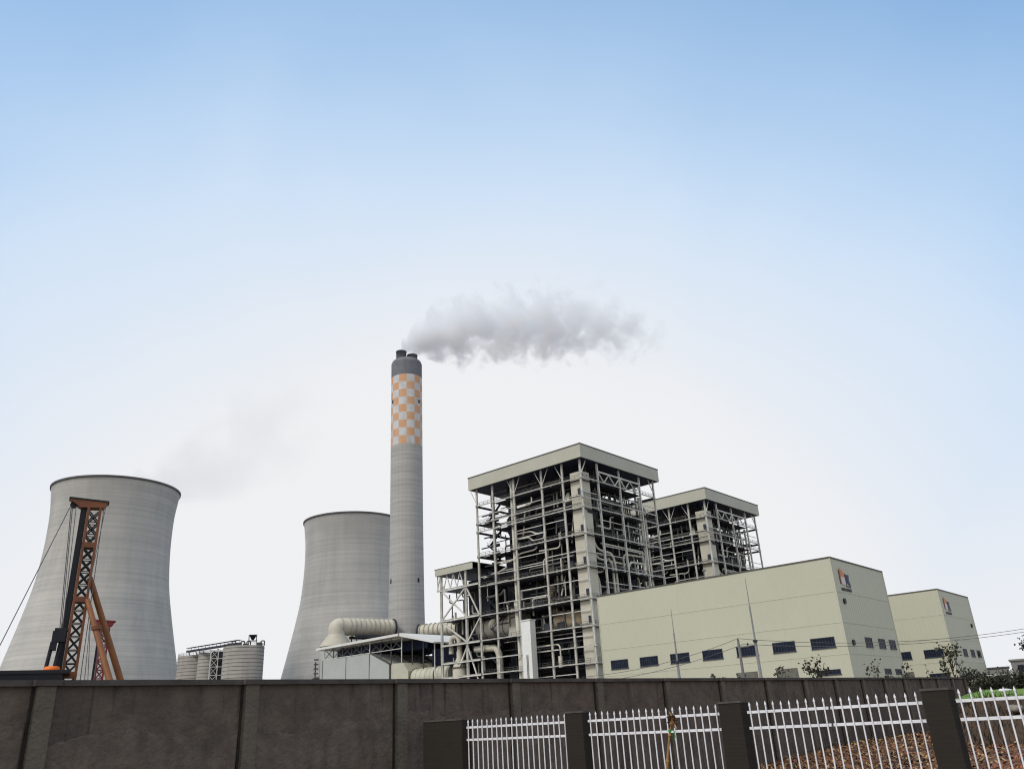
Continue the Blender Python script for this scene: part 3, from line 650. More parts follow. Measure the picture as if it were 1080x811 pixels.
# ------------------------------------------------------------------ precipitator block between boiler and chimney
t = thing('dust_collector', 'pale grey filter house with a white canopy roof below the chimney', 'filter house', W(207, 0), ROT)
s = MB(); s.box(0, 36, 258.5, 288.5, 0, 30); s.build('casing', M_ESP, t)
for (v0_, v1_) in ((258.3, 258.6), (273, 273.2), (288.4, 288.7)): MB().box(-0.12, 0, v0_, v1_, 0, 30.05).build('corner_trim', M_DPIPE, t)
for k, u in enumerate((0, 12.4, 24.8)):
    s = MB(); s.hexa([(u, 246.7, 13), (u+11, 246.7, 13), (u+11, 258.3, 13), (u, 258.3, 13), (u, 246.7, 25.0), (u+11, 246.7, 25.0), (u+11, 258.3, 29.9), (u, 258.3, 29.9)]); s.build('inlet_funnel', M_ESP, t)
    s = MB(); s.hexa([(u-0.08, 246.5, 25.1), (u+0.5, 246.5, 25.1), (u+0.5, 258.2, 30.1), (u-0.08, 258.2, 30.1), (u-0.08, 246.5, 25.6), (u+0.5, 246.5, 25.6), (u+0.5, 258.2, 30.6), (u-0.08, 258.2, 30.6)])
    s.box(u-0.08, u+0.4, 246.2, 246.68, 10, 25.5); s.build('funnel_rib', M_COPE, t)
    s = MB(); s.box(u+0.5, u+9, 239.5, 246.5, 12, 25.2); s.hexa([(u+0.5, 236.5, 14), (u+9, 236.5, 14), (u+9, 239.48, 12), (u+0.5, 239.48, 12), (u+0.5, 236.5, 22), (u+9, 236.5, 22), (u+9, 239.48, 25.2), (u+0.5, 239.48, 25.2)]); s.build('inlet_box', M_ESPB, t)
    s = MB(); s.tube([(u+4.5, 237.2, 19.6), (u+4.5, 216.5, 19.6)], 3.2, 24); s.build('inlet_duct', M_ESPB, t)
    for v in (236.2, 223.6): MB().tube([(u+4.5, v, 19.6), (u+4.5, v+0.35, 19.6)], 3.45, 24).build('duct_flange', M_DPIPE, t)
    for v in (233.5, 231, 228.5, 226): MB().tube([(u+4.5, v, 19.6), (u+4.5, v+0.3, 19.6)], 3.33, 24).build('duct_stiffener', M_ESPB, t)
s = MB(); s.hexa([(-2, 239.5, 34.6), (38, 239.5, 34.6), (38, 291, 34.0), (-2, 291, 34.0), (-2, 239.5, 35.5), (38, 239.5, 35.5), (38, 291, 34.9), (-2, 291, 34.9)]); s.build('canopy_roof', M_ROOFW, t)
s = MB(); s.hexa([(-2, 220, 30.2), (38, 220, 30.2), (38, 238.6, 34.4), (-2, 238.6, 34.4), (-2, 220, 30.7), (38, 220, 30.7), (38, 238.6, 35.6), (-2, 238.6, 35.6)]); s.build('canopy_roof', M_ROOFW, t)
for (v, zb, zt) in [(v_, 30 if v_ > 258 else 25, 34.5) for v_ in (288, 282, 276, 270, 264, 258.8, 252, 246, 240)]+[(234, 24, 33), (228, 22, 31.8), (222, 20, 30.4)]:
    MB().bar((0.4, v, zb), (0.4, v, zt), 0.3).build('canopy_post', M_STEEL if v in (288, 258.8, 240, 222) else M_DPIPE, t)
for i in range(8):
    a = 288-i*6; s = MB(); s.bar((0.4, a, 30.4), (0.4, a-6, 34.2), 0.2); s.bar((0.4, a-6, 30.4), (0.4, a, 34.2), 0.2); s.build('cross_brace', M_DPIPE, t)
for z in (30.3, 34.0): MB().bar((0.4, 240, z), (0.4, 288, z), 0.25).build('canopy_rail', M_STEEL, t)
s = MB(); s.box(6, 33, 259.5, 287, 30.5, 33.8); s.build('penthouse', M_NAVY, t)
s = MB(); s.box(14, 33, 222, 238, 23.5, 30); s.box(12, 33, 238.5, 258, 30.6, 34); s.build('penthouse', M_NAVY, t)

# ------------------------------------------------------------------ absorber with its flue duct to the chimney
def absorber(loc, tgt, label, zc=48.6, r_=3.9):
    t = thing('absorber_tower', label, 'absorber tower', loc, 0, 'flue gas absorbers')
    d = (Vector(tgt)-Vector(loc)); d.z = 0; L = d.length; d.normalize()
    s = MB(); s.lathe([(7.3, 0), (7.3, 39.6)], 40); s.build('vessel', M_ESP, t)
    s = MB(); s.lathe([(7.6, 39.6), (7.6, 40.1), (3.95, 44.9), (3.95, 45.4)], 40); s.build('cone', M_BEIGE, t)
    pts = [(0, 0, 45.3), (0, 0, zc)]+[tuple(d*q+Vector((0, 0, zc))) for q in (6, L)]
    pp = bend([(0, 0, 45.3), (0, 0, zc+0.2), tuple(d*9+Vector((0, 0, zc+0.2))), tuple(d*L+Vector((0, 0, zc)))], 7.0, 7)
    s = MB(); s.tube(pp, r_, 32); s.build('flue_duct', M_BEIGE, t)
    q = 8.0
    while q < L-1.6: MB().tube([d*q+Vector((0, 0, zc+0.05)), d*(q+0.35)+Vector((0, 0, zc+0.05))], r_+0.42, 32).build('duct_stiffener', M_BEIGED, t); q += 2.5
    for k in (8, 10, 12):
        p = pp[k]; e = (pp[k+1]-pp[k-1]).normalized()*0.18
        if k < len(pp)-2: MB().tube([p-e, p+e], r_+0.3, 32).build('elbow_seam', M_BEIGED, t)
    s = MB(); s.tube([d*(L-1.0)+Vector((0, 0, zc)), d*(L-0.2)+Vector((0, 0, zc))], r_+0.55, 32); s.build('duct_flange', M_STEELD, t)
    s = MB(); n_ = Vector((-d.y, d.x, 0))
    for q in (9, 15, 21, 26):
        if q < L:
            for e in (-3, 3): s.bar(d*q+n_*e, d*q+n_*e+Vector((0, 0, zc-r_)), 0.5)
    s.bar(d*8+n_*-3.4+Vector((0, 0, zc-r_-0.6)), d*L+n_*-3.4+Vector((0, 0, zc-r_-0.6)), 0.5, 1.2); s.bar(d*8+n_*3.4+Vector((0, 0, zc-r_-0.6)), d*L+n_*3.4+Vector((0, 0, zc-r_-0.6)), 0.5, 1.2)
    s.build('duct_trestle', M_STEELD, t)
    return t
a_loc = P(-12.83, 402)
tgt = P(-9.0, 414.5)
a1 = absorber(a_loc, tgt, 'white absorber vessel with a ribbed cream elbow duct leading to the chimney')
# recirculation pipes climbing its left flank
s = MB(); nb = Vector((-math.cos(R(-12.9)), math.sin(R(-12.9)), 0))*1.0; fw = Vector((-math.sin(R(-12.9)), -math.cos(R(-12.9)), 0))
for k, z in enumerate((16, 19.5, 23, 26)):
    b0 = nb*7.2+fw*2+Vector((0, 0, z)); ext = 3.6 - 0.3*k
    s.tube(bend([b0, b0+nb*ext, b0+nb*ext+Vector((0, 0, -2.0)), b0+nb*(ext-1.6)+Vector((0, 0, -2.4))], 1.0, 4), 0.55, 8)
s.tube([nb*9+fw*2, nb*9+fw*2+Vector((0, 0, 33))], 0.35, 8)
for z in (28, 30, 32, 34): s.bar(nb*7.6+fw*2+Vector((0, 0, z)), nb*9.8+fw*2+Vector((0, 0, z)), 0.7, 0.6)
s.build('recirculation_pipe', M_DPIPE, a1)
absorber(P(-3.2, 402), P(-7.3, 416), 'absorber vessel hidden by the boiler frame, its ribbed duct joining the chimney from the right', 46.3, 3.4)

# ------------------------------------------------------------------ silos
M_SILO = mat('silo_concrete', (0.25, 0.235, 0.215), 0.9, col2=(0.33, 0.31, 0.285), vscale=0.12, streak=[((0.25, 0.25, 0.03), (0.23, 0.21, 0.19), 0.55, 0.8)])
M_SILOB = mat('silo_joint_band', (0.20, 0.19, 0.175), 0.9, var=0.25, vscale=0.2)
def silo(loc, r_, h, label):
    t = thing('silo', label, 'silo', loc, 0.3, 'concrete ash silos')
    s = MB(); s.lathe([(r_, 0), (r_, h), (r_-0.5, h), (r_-0.5, h-0.6), (0.1, h-0.4)], 48); s.build('shell', M_SILO, t)
    s = MB()
    z = 3.0
    while z < h-1: s.lathe([(r_, z), (r_+0.09, z+0.05), (r_+0.09, z+0.22), (r_, z+0.27)], 48); z += 1.75
    s.build('lift_band', M_SILOB, t)
    s = MB()
    for dz in (0.6, 1.15): s.lathe([(r_-0.25, h+dz), (r_-0.15, h+dz), (r_-0.15, h+dz+0.1), (r_-0.25, h+dz+0.1)], 48)
    for k in range(30): a = k*2*math.pi/30; s.bar(((r_-0.2)*math.cos(a), (r_-0.2)*math.sin(a), h), ((r_-0.2)*math.cos(a), (r_-0.2)*math.sin(a), h+1.2), 0.1)
    s.build('roof_railing', M_STEELD, t)
    return t
silo(P(-18.7, 439), 9.75, 44.3, 'nearest and widest of the concrete silos, with junk and a hopper on its top')
silo(P(-21.55, 488), 9.4, 44.6, 'silo at the left end of the gallery beside the cooling tower')
silo(P(-20.85, 474), 5.0, 44.8, 'slim concrete silo standing behind the lattice stair tower')
# stair tower of steel lattice
t = thing('stair_tower', 'dark steel lattice stair tower between the silos', 'stair tower', P(-20.3, 452), R(20))
s = MB(); hw = 3.2
for (x, y) in ((-hw, -hw), (hw, -hw), (hw, hw), (-hw, hw), (0.4, -hw)): s.bar((x, y, 0), (x, y, 44), 0.42)
for k in range(11):
    z = 4+k*4
    for a, b in (((-hw, -hw), (hw, -hw)), ((hw, -hw), (hw, hw)), ((-hw, -hw), (-hw, hw))): s.bar((*a, z), (*b, z), 0.32)
    if k < 10: s.bar((-hw, -hw, z), (0.4, -hw, z+4), 0.22); s.bar((0.4, -hw, z), (-hw, -hw, z+4), 0.22)
s.build('frame', M_STEEL, t)
s = MB(); s.box(-2.6, 2.9, -1.5, 2.6, 0, 43.6); s.build('lift_casing', M_STEELD, t)
s = MB()
for k in range(10): z = 4+k*4; s.bar((-2.8, -2.4, z), (2.8, -2.4, z+3.6), 0.9, 0.15)
s.build('stair_flight', M_DPIPE, t)
# conveyor gallery across the silo tops
t = thing('conveyor_gallery', 'dark sloping conveyor gallery running over the silo tops', 'conveyor', (0, 0, 0))
a = P(-22.1, 482, 46.6); b = P(-19.0, 436, 45.7)
s = MB(); s.bar(a, b, 1.9, 0.9); s.build('gallery_body', M_STEELD, t)
s = MB(); s.bar(a+Vector((0, 0, 1.7)), b+Vector((0, 0, 1.7)), 2.2, 0.18)
for k in range(15):
    p = a.lerp(b, k/14); s.bar(p+Vector((0, 0, 0.46)), p+Vector((0, 0, 1.61)), 0.16); s.build('gallery_roof', M_DPIPE, t)
s = MB()
for k in range(7):
    p = a.lerp(b, (k+0.3)/7); s.bar((p.x, p.y, 44.0), (p.x, p.y, p.z-0.9), 0.35); s.bar((p.x+1.2, p.y, 44.0), (p.x-0.8, p.y, p.z-0.9), 0.22)
s.build('gallery_trestle', M_DPIPE, t)
t = thing('filter_hopper', 'dark funnel shaped filter on legs atop the nearest silo', 'hopper', P(-18.2, 436, 44.0), R(15))
s = MB(); s.hexa([(-0.5, -0.5, 3.2), (0.5, -0.5, 3.2), (0.5, 0.5, 3.2), (-0.5, 0.5, 3.2), (-1.7, -1.7, 5.4), (1.7, -1.7, 5.4), (1.7, 1.7, 5.4), (-1.7, 1.7, 5.4)]); s.build('funnel', M_BLACK, t)
s = MB()
for x in (-1.8, 1.8):
    for y in (-1.8, 1.8): s.bar((x, y, 0), (x, y, 5.6), 0.22)
for z in (2.8, 5.5):
    s.bar((-1.9, -1.8, z), (2.4, -1.8, z), 0.22); s.bar((-1.8, 1.8, z), (1.8, 1.8, z), 0.22)
s.build('leg_frame', M_DPIPE, t)
rr = random.Random(3)
for k, (az, lb) in enumerate(((-19.55, 'small grey blower box at the left edge of the wide silo top'), (-19.0, 'rounded bag filter in the middle of the wide silo top'), (-18.62, 'blower box beside the funnel on the wide silo top'), (-17.75, 'low cabinet at the right edge of the wide silo top'))):
    t = thing('blower', lb, 'blower', P(az, 435, 44.0), rr.uniform(0, 1))
    s = MB(); s.box(-1.1, 1.1, -0.8, 0.8, 0, 1.5+0.5*rr.random()); s.build('housing', M_DPIPE, t)
    s = MB(); s.tube(bend([(0.6, 0, 1.2), (0.6, 0, 2.6), (2.4, 0, 2.6), (2.4, 0, 0.3)], 0.6, 4), 0.28, 8); s.build('pipe', M_STEELD, t)

# ------------------------------------------------------------------ pile driving rigs beyond the wall
def pile_rig(loc, rz, label, mt, mtube, ztop, wm, rail, full=True):
    t = thing('pile_driver', label, 'pile driver', loc, rz, 'pile driving rigs')
    h = wm/2
    s = MB()
    for x in (-h+0.07, h-0.07):
        for y in (-h+0.07, h-0.07): s.bar((x, y, 0.6), (x, y, ztop-0.45), 0.15)
    n = int((ztop-1)/ (wm*0.95)); dz = (ztop-1.2)/n
    s.build('mast_chord', mt, t)
    lt = MB()
    for i in range(n):
        za = 0.6+i*dz; zb = za+dz
        for y in (-h+0.07, h-0.07):
            lt.bar((-h+0.07, y, za), (h-0.07, y, zb), 0.075); lt.bar((h-0.07, y, za), (-h+0.07, y, zb), 0.075); lt.bar((-h+0.07, y, za), (h-0.07, y, za), 0.05)
        for x in (-h+0.07, h-0.07):
            lt.bar((x, -h+0.07, za), (x, h-0.07, zb), 0.055)
    lt.build('mast_lattice', M_BLACK if full else mt, t)
    pl = MB()
    for z in ([ztop*0.36, ztop*0.62, ztop*0.82] if full else [ztop*0.5]): pl.box(-h-0.01, h+0.01, -h-0.01, h+0.01, z, z+0.32)
    pl.build('mast_splice', mt, t)
    # leader rail on the left side of the mast
    s = MB(); s.box(-h-rail, -h-0.015, -0.2, 0.2, 0.5, ztop-0.5); s.build('leader_rail', M_BLACK, t)
    # head: a wedge plate with sheaves
    hd = MB(); z = ztop-0.42; e = -h-rail-0.55*wm*1.3
    hd.add([(e, -h, z+0.34), (h+0.12, -h, z), (h+0.3, -h, z+0.36), (e-0.12, -h, z+0.50), (-h-rail, -h, z-0.05),
            (e, h, z+0.34), (h+0.12, h, z), (h+0.3, h, z+0.36), (e-0.12, h, z+0.50), (-h-rail, h, z-0.05)],
           [(0, 4, 1, 2, 3), (8, 7, 6, 9, 5), (0, 3, 8, 5), (3, 2, 7, 8), (2, 1, 6, 7), (1, 4, 9, 6), (4, 0, 5, 9)])
    hd.build('mast_head', mt, t)
    hd = MB(); hd.add([(e-0.15, -h-0.03, z+0.46), (h+0.36, -h-0.03, z+0.33), (h+0.36, h+0.03, z+0.33), (e-0.15, h+0.03, z+0.46), (e-0.15, -h-0.03, z+0.56), (h+0.36, -h-0.03, z+0.43), (h+0.36, h+0.03, z+0.43), (e-0.15, h+0.03, z+0.56)],
           [(0, 3, 2, 1), (4, 5, 6, 7), (0, 1, 5, 4), (1, 2, 6, 5), (2, 3, 7, 6), (3, 0, 4, 7)]); hd.build('head_plate', M_BLACK if full else mt, t)
    sv = MB(); sv.tube([(e+0.14, -0.12, z+0.14), (e+0.14, 0.12, z+0.14)], 0.2, 16); sv.build('sheave', M_BLACK, t)
    return t
rig_loc = P(-28.62, 55.4)
rz_r = R(28.62)
t = pile_rig(rig_loc, rz_r, 'rusty orange pile driver with a dark hammer and two long brown braces', M_ORNG, M_TUBE, 16.25, 0.80, 0.36)
def rl(az, z, r_=55.0):      # a point at a bearing, in the rig's own frame
    return Matrix.Rotation(-rz_r, 4, 'Z') @ (P(az, r_, z)-rig_loc)
s = MB(); s.tube([rl(-28.30, 11.6, 55.5), rl(-25.05, 4.0, 56.6), rl(-24.2, 0.4, 57.5)], [0.17, 0.21, 0.21], 10); s.build('brace_tube', M_TUBE, t)
s = MB(); s.tube([rl(-28.25, 10.2, 55.0), rl(-26.0, 4.6, 52.5), rl(-25.1, 0.4, 51.0)], [0.15, 0.19, 0.19], 10); s.build('brace_tube', M_TUBE, t)
s = MB(); q0 = rl(-27.55, 8.62, 54.2); q1 = rl(-27.5, 8.4, 54.2); s.tube([q0, q1], 0.27, 12); s.build('brace_collar', M_ORNG, t)
hm = MB(); c = rl(-29.50, 8.0, 54.6)
hm.box(c.x-0.32, c.x+0.36, c.y-0.3, c.y+0.3, 7.75, 8.35); hm.box(c.x-0.24, c.x+0.46, c.y-0.2, c.y+0.2, 8.352, 8.52); hm.box(c.x-0.36, c.x-0.02, c.y-0.28, c.y+0.28, 7.3, 7.748)
hm.build('hammer_head', M_BLACK, t)
for dx in (-0.22, 0.20): MB().tube([(c.x+dx-0.04, c.y, 7.76), (c.x+dx-0.16, c.y, 6.3)], 0.11, 10).build('hammer_rod', M_BLACK, t)
o = MB(); o.lathe([(0.40, 6.12), (0.42, 6.16), (0.42, 6.34), (0.36, 6.42), (0.1, 6.42)], 20, c=(c.x-0.08, c.y, 0)); o.build('pile_cushion', M_HOT, t)
o = MB(); o.tube([(c.x-0.08, c.y, 0), (c.x-0.08, c.y, 6.118)], 0.33, 16); o.build('pile_sleeve', M_STEELD, t)
# machine house and walking base, reaching out of frame to the left
hs_ = MB(); a0 = rl(-36.0, 0, 54.0); b0 = rl(-28.95, 0, 54.6)
hs_.box(a0.x, b0.x, a0.y-0.4, a0.y+3.2, 1.3, 5.95); hs_.box(a0.x-0.3, b0.x+0.35, a0.y-0.5, a0.y+3.4, 5.952, 6.14); hs_.build('machine_house', M_BLACK, t)
hs_ = MB()
for k in range(9): x = a0.x+0.4+k*0.72; hs_.box(x, x+0.5, a0.y-0.46, a0.y-0.404, 3.2, 4.6)
hs_.build('house_louvre', M_STEELD, t)
hs_ = MB(); hs_.box(a0.x-0.6, b0.x+2.6, a0.y-1.0, a0.y-0.41, 0.2, 1.1); hs_.box(a0.x-0.6, b0.x+2.6, a0.y+3.3, a0.y+4.0, 0.2, 1.1); hs_.box(a0.x, b0.x+1.6, a0.y-0.2, a0.y+3.0, 0.7, 1.25); hs_.build('walking_base', M_STEELD, t)
# ropes
for (p0, p1, r_) in ((rl(-29.98, 15.75), rl(-29.5, 8.5, 54.6), 0.022), (rl(-29.9, 15.7), rl(-29.42, 8.5, 54.6), 0.022), (rl(-29.7, 15.8), rl(-29.35, 8.5, 54.6), 0.018), (rl(-30.05, 15.7), rl(-32.9, 6.0, 54), 0.022),
                     (rl(-28.1, 15.9), rl(-27.95, 3.0, 55), 0.02), (rl(-28.0, 15.9), rl(-28.3, 10.5, 55), 0.018), (rl(-27.95, 9.5), rl(-27.6, 3, 55), 0.016), (rl(-27.9, 9.0), rl(-27.3, 3, 55), 0.016)):
    MB().tube([p0, p1], r_*1.25, 6).build('rope', M_WIRE, t)
# the second, crimson rig farther back
r2 = P(-27.0, 80)
t2 = pile_rig(r2, R(27.0), 'crimson pile driver farther back, half hidden by the brown braces', M_RED, M_RED, 12.1, 0.72, 0.2, False)
s = MB(); s.box(-3, 2.6, -0.6, 3.2, 0.9, 4.2); s.box(-3.3, 3.0, -1.0, 3.6, 0.3, 0.88); s.build('machine_house', M_RED, t2)
for x in (-0.2, 0.2): MB().tube([(x, -0.6, 11.5), (x-0.3, -1.2, 3)], 0.025, 6).build('rope', M_WIRE, t2)

# ------------------------------------------------------------------ masts, utility pole and wires in the yard
def light_mast(loc, h, rb, label):
    t = thing('lightning_mast', label, 'mast', loc, 0, 'slim lightning masts')
    zs = [0, h*0.56, h*0.56, h*0.80, h*0.80, h]; rs = [rb, rb*0.7, rb*0.5, rb*0.42, rb*0.25, rb*0.12]
    s = MB(); s.tube([(0, 0, z) for z in zs], rs, 10); s.build('pole', M_POLE, t)
    s = MB(); s.tube([(0, 0, h*0.56-0.14), (0, 0, h*0.56+0.14)], rb*1.2, 10); s.build('pole_flange', M_STEELD, t)
    return t
light_mast(P(15.2, 118), 19.2, 0.26, 'taller slim mast with its tip near the middle of the hall roof')
light_mast(P(10.02, 112), 15.05, 0.24, 'shorter slim mast crossing the third dark window of the hall')
up = P(14.12, 80); 
t = thing('utility_pole', 'short grey utility pole carrying two wires in front of the hall windows', 'utility pole', up, R(-20))
s = MB(); s.tube([(0, 0, 0), (0, 0, 8.1)], [0.17, 0.11], 10); s.build('pole', M_POLE, t)
s = MB(); s.bar((-0.15, 0, 7.55), (0.9, 0, 7.55), 0.1); s.build('crossarm', M_POLE, t)
s = MB()
for x in (0.0, 0.8):
    s.lathe([(0.05, 0), (0.09, 0.06), (0.05, 0.12), (0.08, 0.18), (0.03, 0.24)], 10, c=(x, 0, 7.62 if x else 8.1))
s.build('insulator', M_STEELD, t)
def wire(name, pts, sag, label):
    s = MB(); 
    for (a, b, sg) in zip(pts[:-1], pts[1:], sag):
        s.tube([a.lerp(b, k/16)-Vector((0, 0, sg*4*(k/16)*(1-k/16))) for k in range(17)], 0.022, 5, False)
    tag(s.build(name, M_WIRE), label, 'wire', 'overhead wires')
wire('overhead_wire', [P(3.6, 82, 5.9), up+Vector((0, 0, 8.3)), P(31.8, 92, 8.05)], (0.55, 0.9), 'upper overhead wire passing over the utility pole top')
wire('overhead_wire', [P(3.6, 82, 5.3), up+Vector((0.5, 0.2, 7.8)), P(31.8, 92, 7.75)], (0.5, 0.75), 'lower overhead wire hung from the utility pole crossarm')

# ------------------------------------------------------------------ concrete boundary wall
t = thing('boundary_wall', 'long grimy rendered concrete wall with pilasters and a coping', 'wall', (0, 0, 0), ROT)
WV = 15.8
def wz(u): return 3.10+0.0047*(u-5)
us = [-18.5, -14.5, -10.5, -6.4, -2.4, 1.5, 5.6, 9.55, 13.58, 17.7, 21.64, 25.64, 29.6, 33.5, 37.3, 40.9, 44.5, 47.8, 51.1, 54.3, 57.5, 60.7, 63.7]
pn = MB()
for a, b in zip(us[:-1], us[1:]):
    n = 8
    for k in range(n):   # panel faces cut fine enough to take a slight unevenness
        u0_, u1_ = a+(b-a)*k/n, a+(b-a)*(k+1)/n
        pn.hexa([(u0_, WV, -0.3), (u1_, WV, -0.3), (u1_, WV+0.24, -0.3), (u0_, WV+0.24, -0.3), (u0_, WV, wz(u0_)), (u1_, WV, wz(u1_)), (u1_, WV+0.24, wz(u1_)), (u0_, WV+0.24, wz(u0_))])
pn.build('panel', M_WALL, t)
for u in us:
    o = MB(); z = wz(u)-0.003
    o.box(u-0.15, u+0.15, WV-0.13, WV-0.002, -0.3, z); o.build('pilaster', M_WALLP, t)
    o = MB(); o.box(u-0.20, u-0.152, WV-0.03, WV-0.004, -0.3, z); o.build('pilaster_joint_shade', M_GAP, t)  # dark strip painting the shade and dirt of the gap beside the pilaster
cp = MB()
for a, b in zip(us[:-1], us[1:]):
    cp.hexa([(a, WV-0.10, wz(a)+0.002), (b, WV-0.10, wz(b)+0.002), (b, WV+0.34, wz(b)+0.002), (a, WV+0.34, wz(a)+0.002), (a, WV-0.10, wz(a)+0.10), (b, WV-0.10, wz(b)+0.10), (b, WV+0.34, wz(b)+0.10), (a, WV+0.34, wz(a)+0.10)])
for u in us: cp.box(u-0.22, u+0.22, WV-0.18, WV-0.102, wz(u)+0.001, wz(u)+0.097)
cp.build('coping', M_WALLC, t)
# ragged render edge: the thicker lower coat ends in an uneven line
rr = random.Random(5); rc = MB()
for a, b, zb in [(us[i], us[i+1], 2.3+0.1*math.sin(i*1.7)) for i in range(4, 10)]:
    n = 70; prev = None
    for k in range(n+1):
        u = a+0.16+(b-a-0.40)*k/n; z = zb+0.10*math.sin(k*0.09+a)+0.10*NZ.noise(Vector((u*2.3, 1.1, 0)))+0.06*NZ.noise(Vector((u*9, 4.1, 0)))+rr.uniform(-0.012, 0.012)
        if prev:
            (pu, pz) = prev
            rc.hexa([(pu, WV-0.05, -0.2), (u, WV-0.05, -0.2), (u, WV-0.003, -0.2), (pu, WV-0.003, -0.2), (pu, WV-0.045, pz), (u, WV-0.045, z), (u, WV-0.003, z+0.02), (pu, WV-0.003, pz+0.02)])
        prev = (u, z)
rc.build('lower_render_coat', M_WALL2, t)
# broken end of the wall with pale exposed core
o = MB(); rr = random.Random(9)
for k in range(9):
    z = 0.3*k; o.box(63.8, 64.05+rr.uniform(0, 0.25), WV+0.02, WV+0.22, z, z+0.28)
o.tube([(63.95, WV+0.1, 2.4), (64.05, WV+0.08, 3.2)], [0.16, 0.08], 8)
o.build('broken_end', mat('pale_mortar', (0.42, 0.39, 0.34), 0.95, var=0.25, vscale=4), t)

# ------------------------------------------------------------------ white picket fence with brick piers, square to the wall
def brick_mat():
    mt = bpy.data.materials.new('dark_brick'); mt.use_nodes = True; t = mt.node_tree; n = t.nodes; l = t.links
    b = n['Principled BSDF']; b.inputs['Roughness'].default_value = 0.95; b.inputs['Specular IOR Level'].default_value = 0.1
    co = n.new('ShaderNodeTexCoord'); sp = n.new('ShaderNodeSeparateXYZ'); l.new(co.outputs['Object'], sp.inputs[0])
    cb = n.new('ShaderNodeCombineXYZ'); ad = n.new('ShaderNodeMath'); l.new(sp.outputs['X'], ad.inputs[0]); l.new(sp.outputs['Y'], ad.inputs[1])
    l.new(ad.outputs[0], cb.inputs[0]); l.new(sp.outputs['Z'], cb.inputs[1])
    br = n.new('ShaderNodeTexBrick'); l.new(cb.outputs[0], br.inputs['Vector']); br.inputs['Scale'].default_value = 1.0
    br.inputs['Brick Width'].default_value = 0.24; br.inputs['Row Height'].default_value = 0.063; br.inputs['Mortar Size'].default_value = 0.006
    br.inputs['Color1'].default_value = (0.032, 0.027, 0.023, 1); br.inputs['Color2'].default_value = (0.036, 0.030, 0.0255, 1); br.inputs['Mortar'].default_value = (0.032, 0.0275, 0.0235, 1)
    l.new(br.outputs['Color'], b.inputs['Base Color'])
    bp = n.new('ShaderNodeBump'); bp.inputs['Strength'].default_value = 0.35; bp.inputs['Distance'].default_value = 0.006; bp.invert = True
    l.new(br.outputs['Fac'], bp.inputs['Height']); l.new(bp.outputs[0], b.inputs['Normal'])
    return mt
M_BRICK = brick_mat()
M_PCAP = mat('pier_cap', (0.085, 0.075, 0.066), 0.95, var=0.3, vscale=6)
FU = 14.0
def pier(v0, v1, zt, label):
    t = thing('brick_pier', label, 'pier', W(FU, (v0+v1)/2), ROT, 'dark brick fence piers')
    h = (v1-v0)/2
    s = MB(); s.box(-0.15, 0.15, -h, h, -0.2, zt); s.build('pier_body', M_BRICK, t)
    s = MB(); s.box(-0.162, 0.162, -h-0.012, h+0.012, zt+0.002, zt+0.035); s.build('pier_cap', M_PCAP, t)
PV = [(13.97, 15.25), (10.55, 10.98), (7.08, 7.50), (3.69, 4.07), (0.2, 0.65)]
PL = ['wide dark brick pier where the white fence meets the wall', 'narrowest looking brick pier, second from the wall', 'brick pier right of the dry stalk', 'brick pier closest to the camera, before the reddish soil', 'brick pier outside the picture']
for (a, b), lb in list(zip(PV, PL))[:4]: pier(a, b, 2.24, lb)
def fence_bay(v0, v1, label, gap=None):
    t = thing('picket_fence_panel', label, 'fence panel', W(FU, v0), ROT, 'white steel fence panels')
    L = v1-v0
    segs = [(0.0, L)] if gap is None else [(0, gap-0.02), (gap+0.02, L)]
    for z in (1.825, 2.08):
        o = MB()
        for a, b in segs: o.box(-0.02, 0.02, a, b, z-0.022, z+0.022)
        o.build('rail', M_FENCE, t)
    o = MB(); o.box(-0.02, 0.02, 0, L, 0.26, 0.305); o.build('rail', M_FENCE, t)
    n = int(round(L/0.146)); st = L/n
    for k in range(n):
        y = (k+0.5)*st; jit = 0.008*math.sin(k*5.3)
        tl = 0.006*math.sin(k*3.7+v0*9)+(0.012 if (k*7+int(v0*3)) % 13 == 0 else 0)
        o = MB(); o.tube([(-0.034, y-tl, 0.12), (-0.034, y+tl, 2.17+jit)], 0.0125, 8)
        o.lathe([(0.0125, 2.165), (0.019, 2.178), (0.017, 2.20), (0.001, 2.245)], 8, c=(-0.034, y+tl, jit)); o.build('paling', M_FENCE, t)
fence_bay(11.02, 13.95, 'white fence panel between the wide pier and the narrow one')
fence_bay(7.55, 10.51, 'white fence panel with the dry stalk in front of it')
fence_bay(4.12, 7.03, 'white fence panel with a butt joint in its rails', 1.45)
fence_bay(0.67, 3.64, 'white fence panel right of the closest pier, before reddish soil')

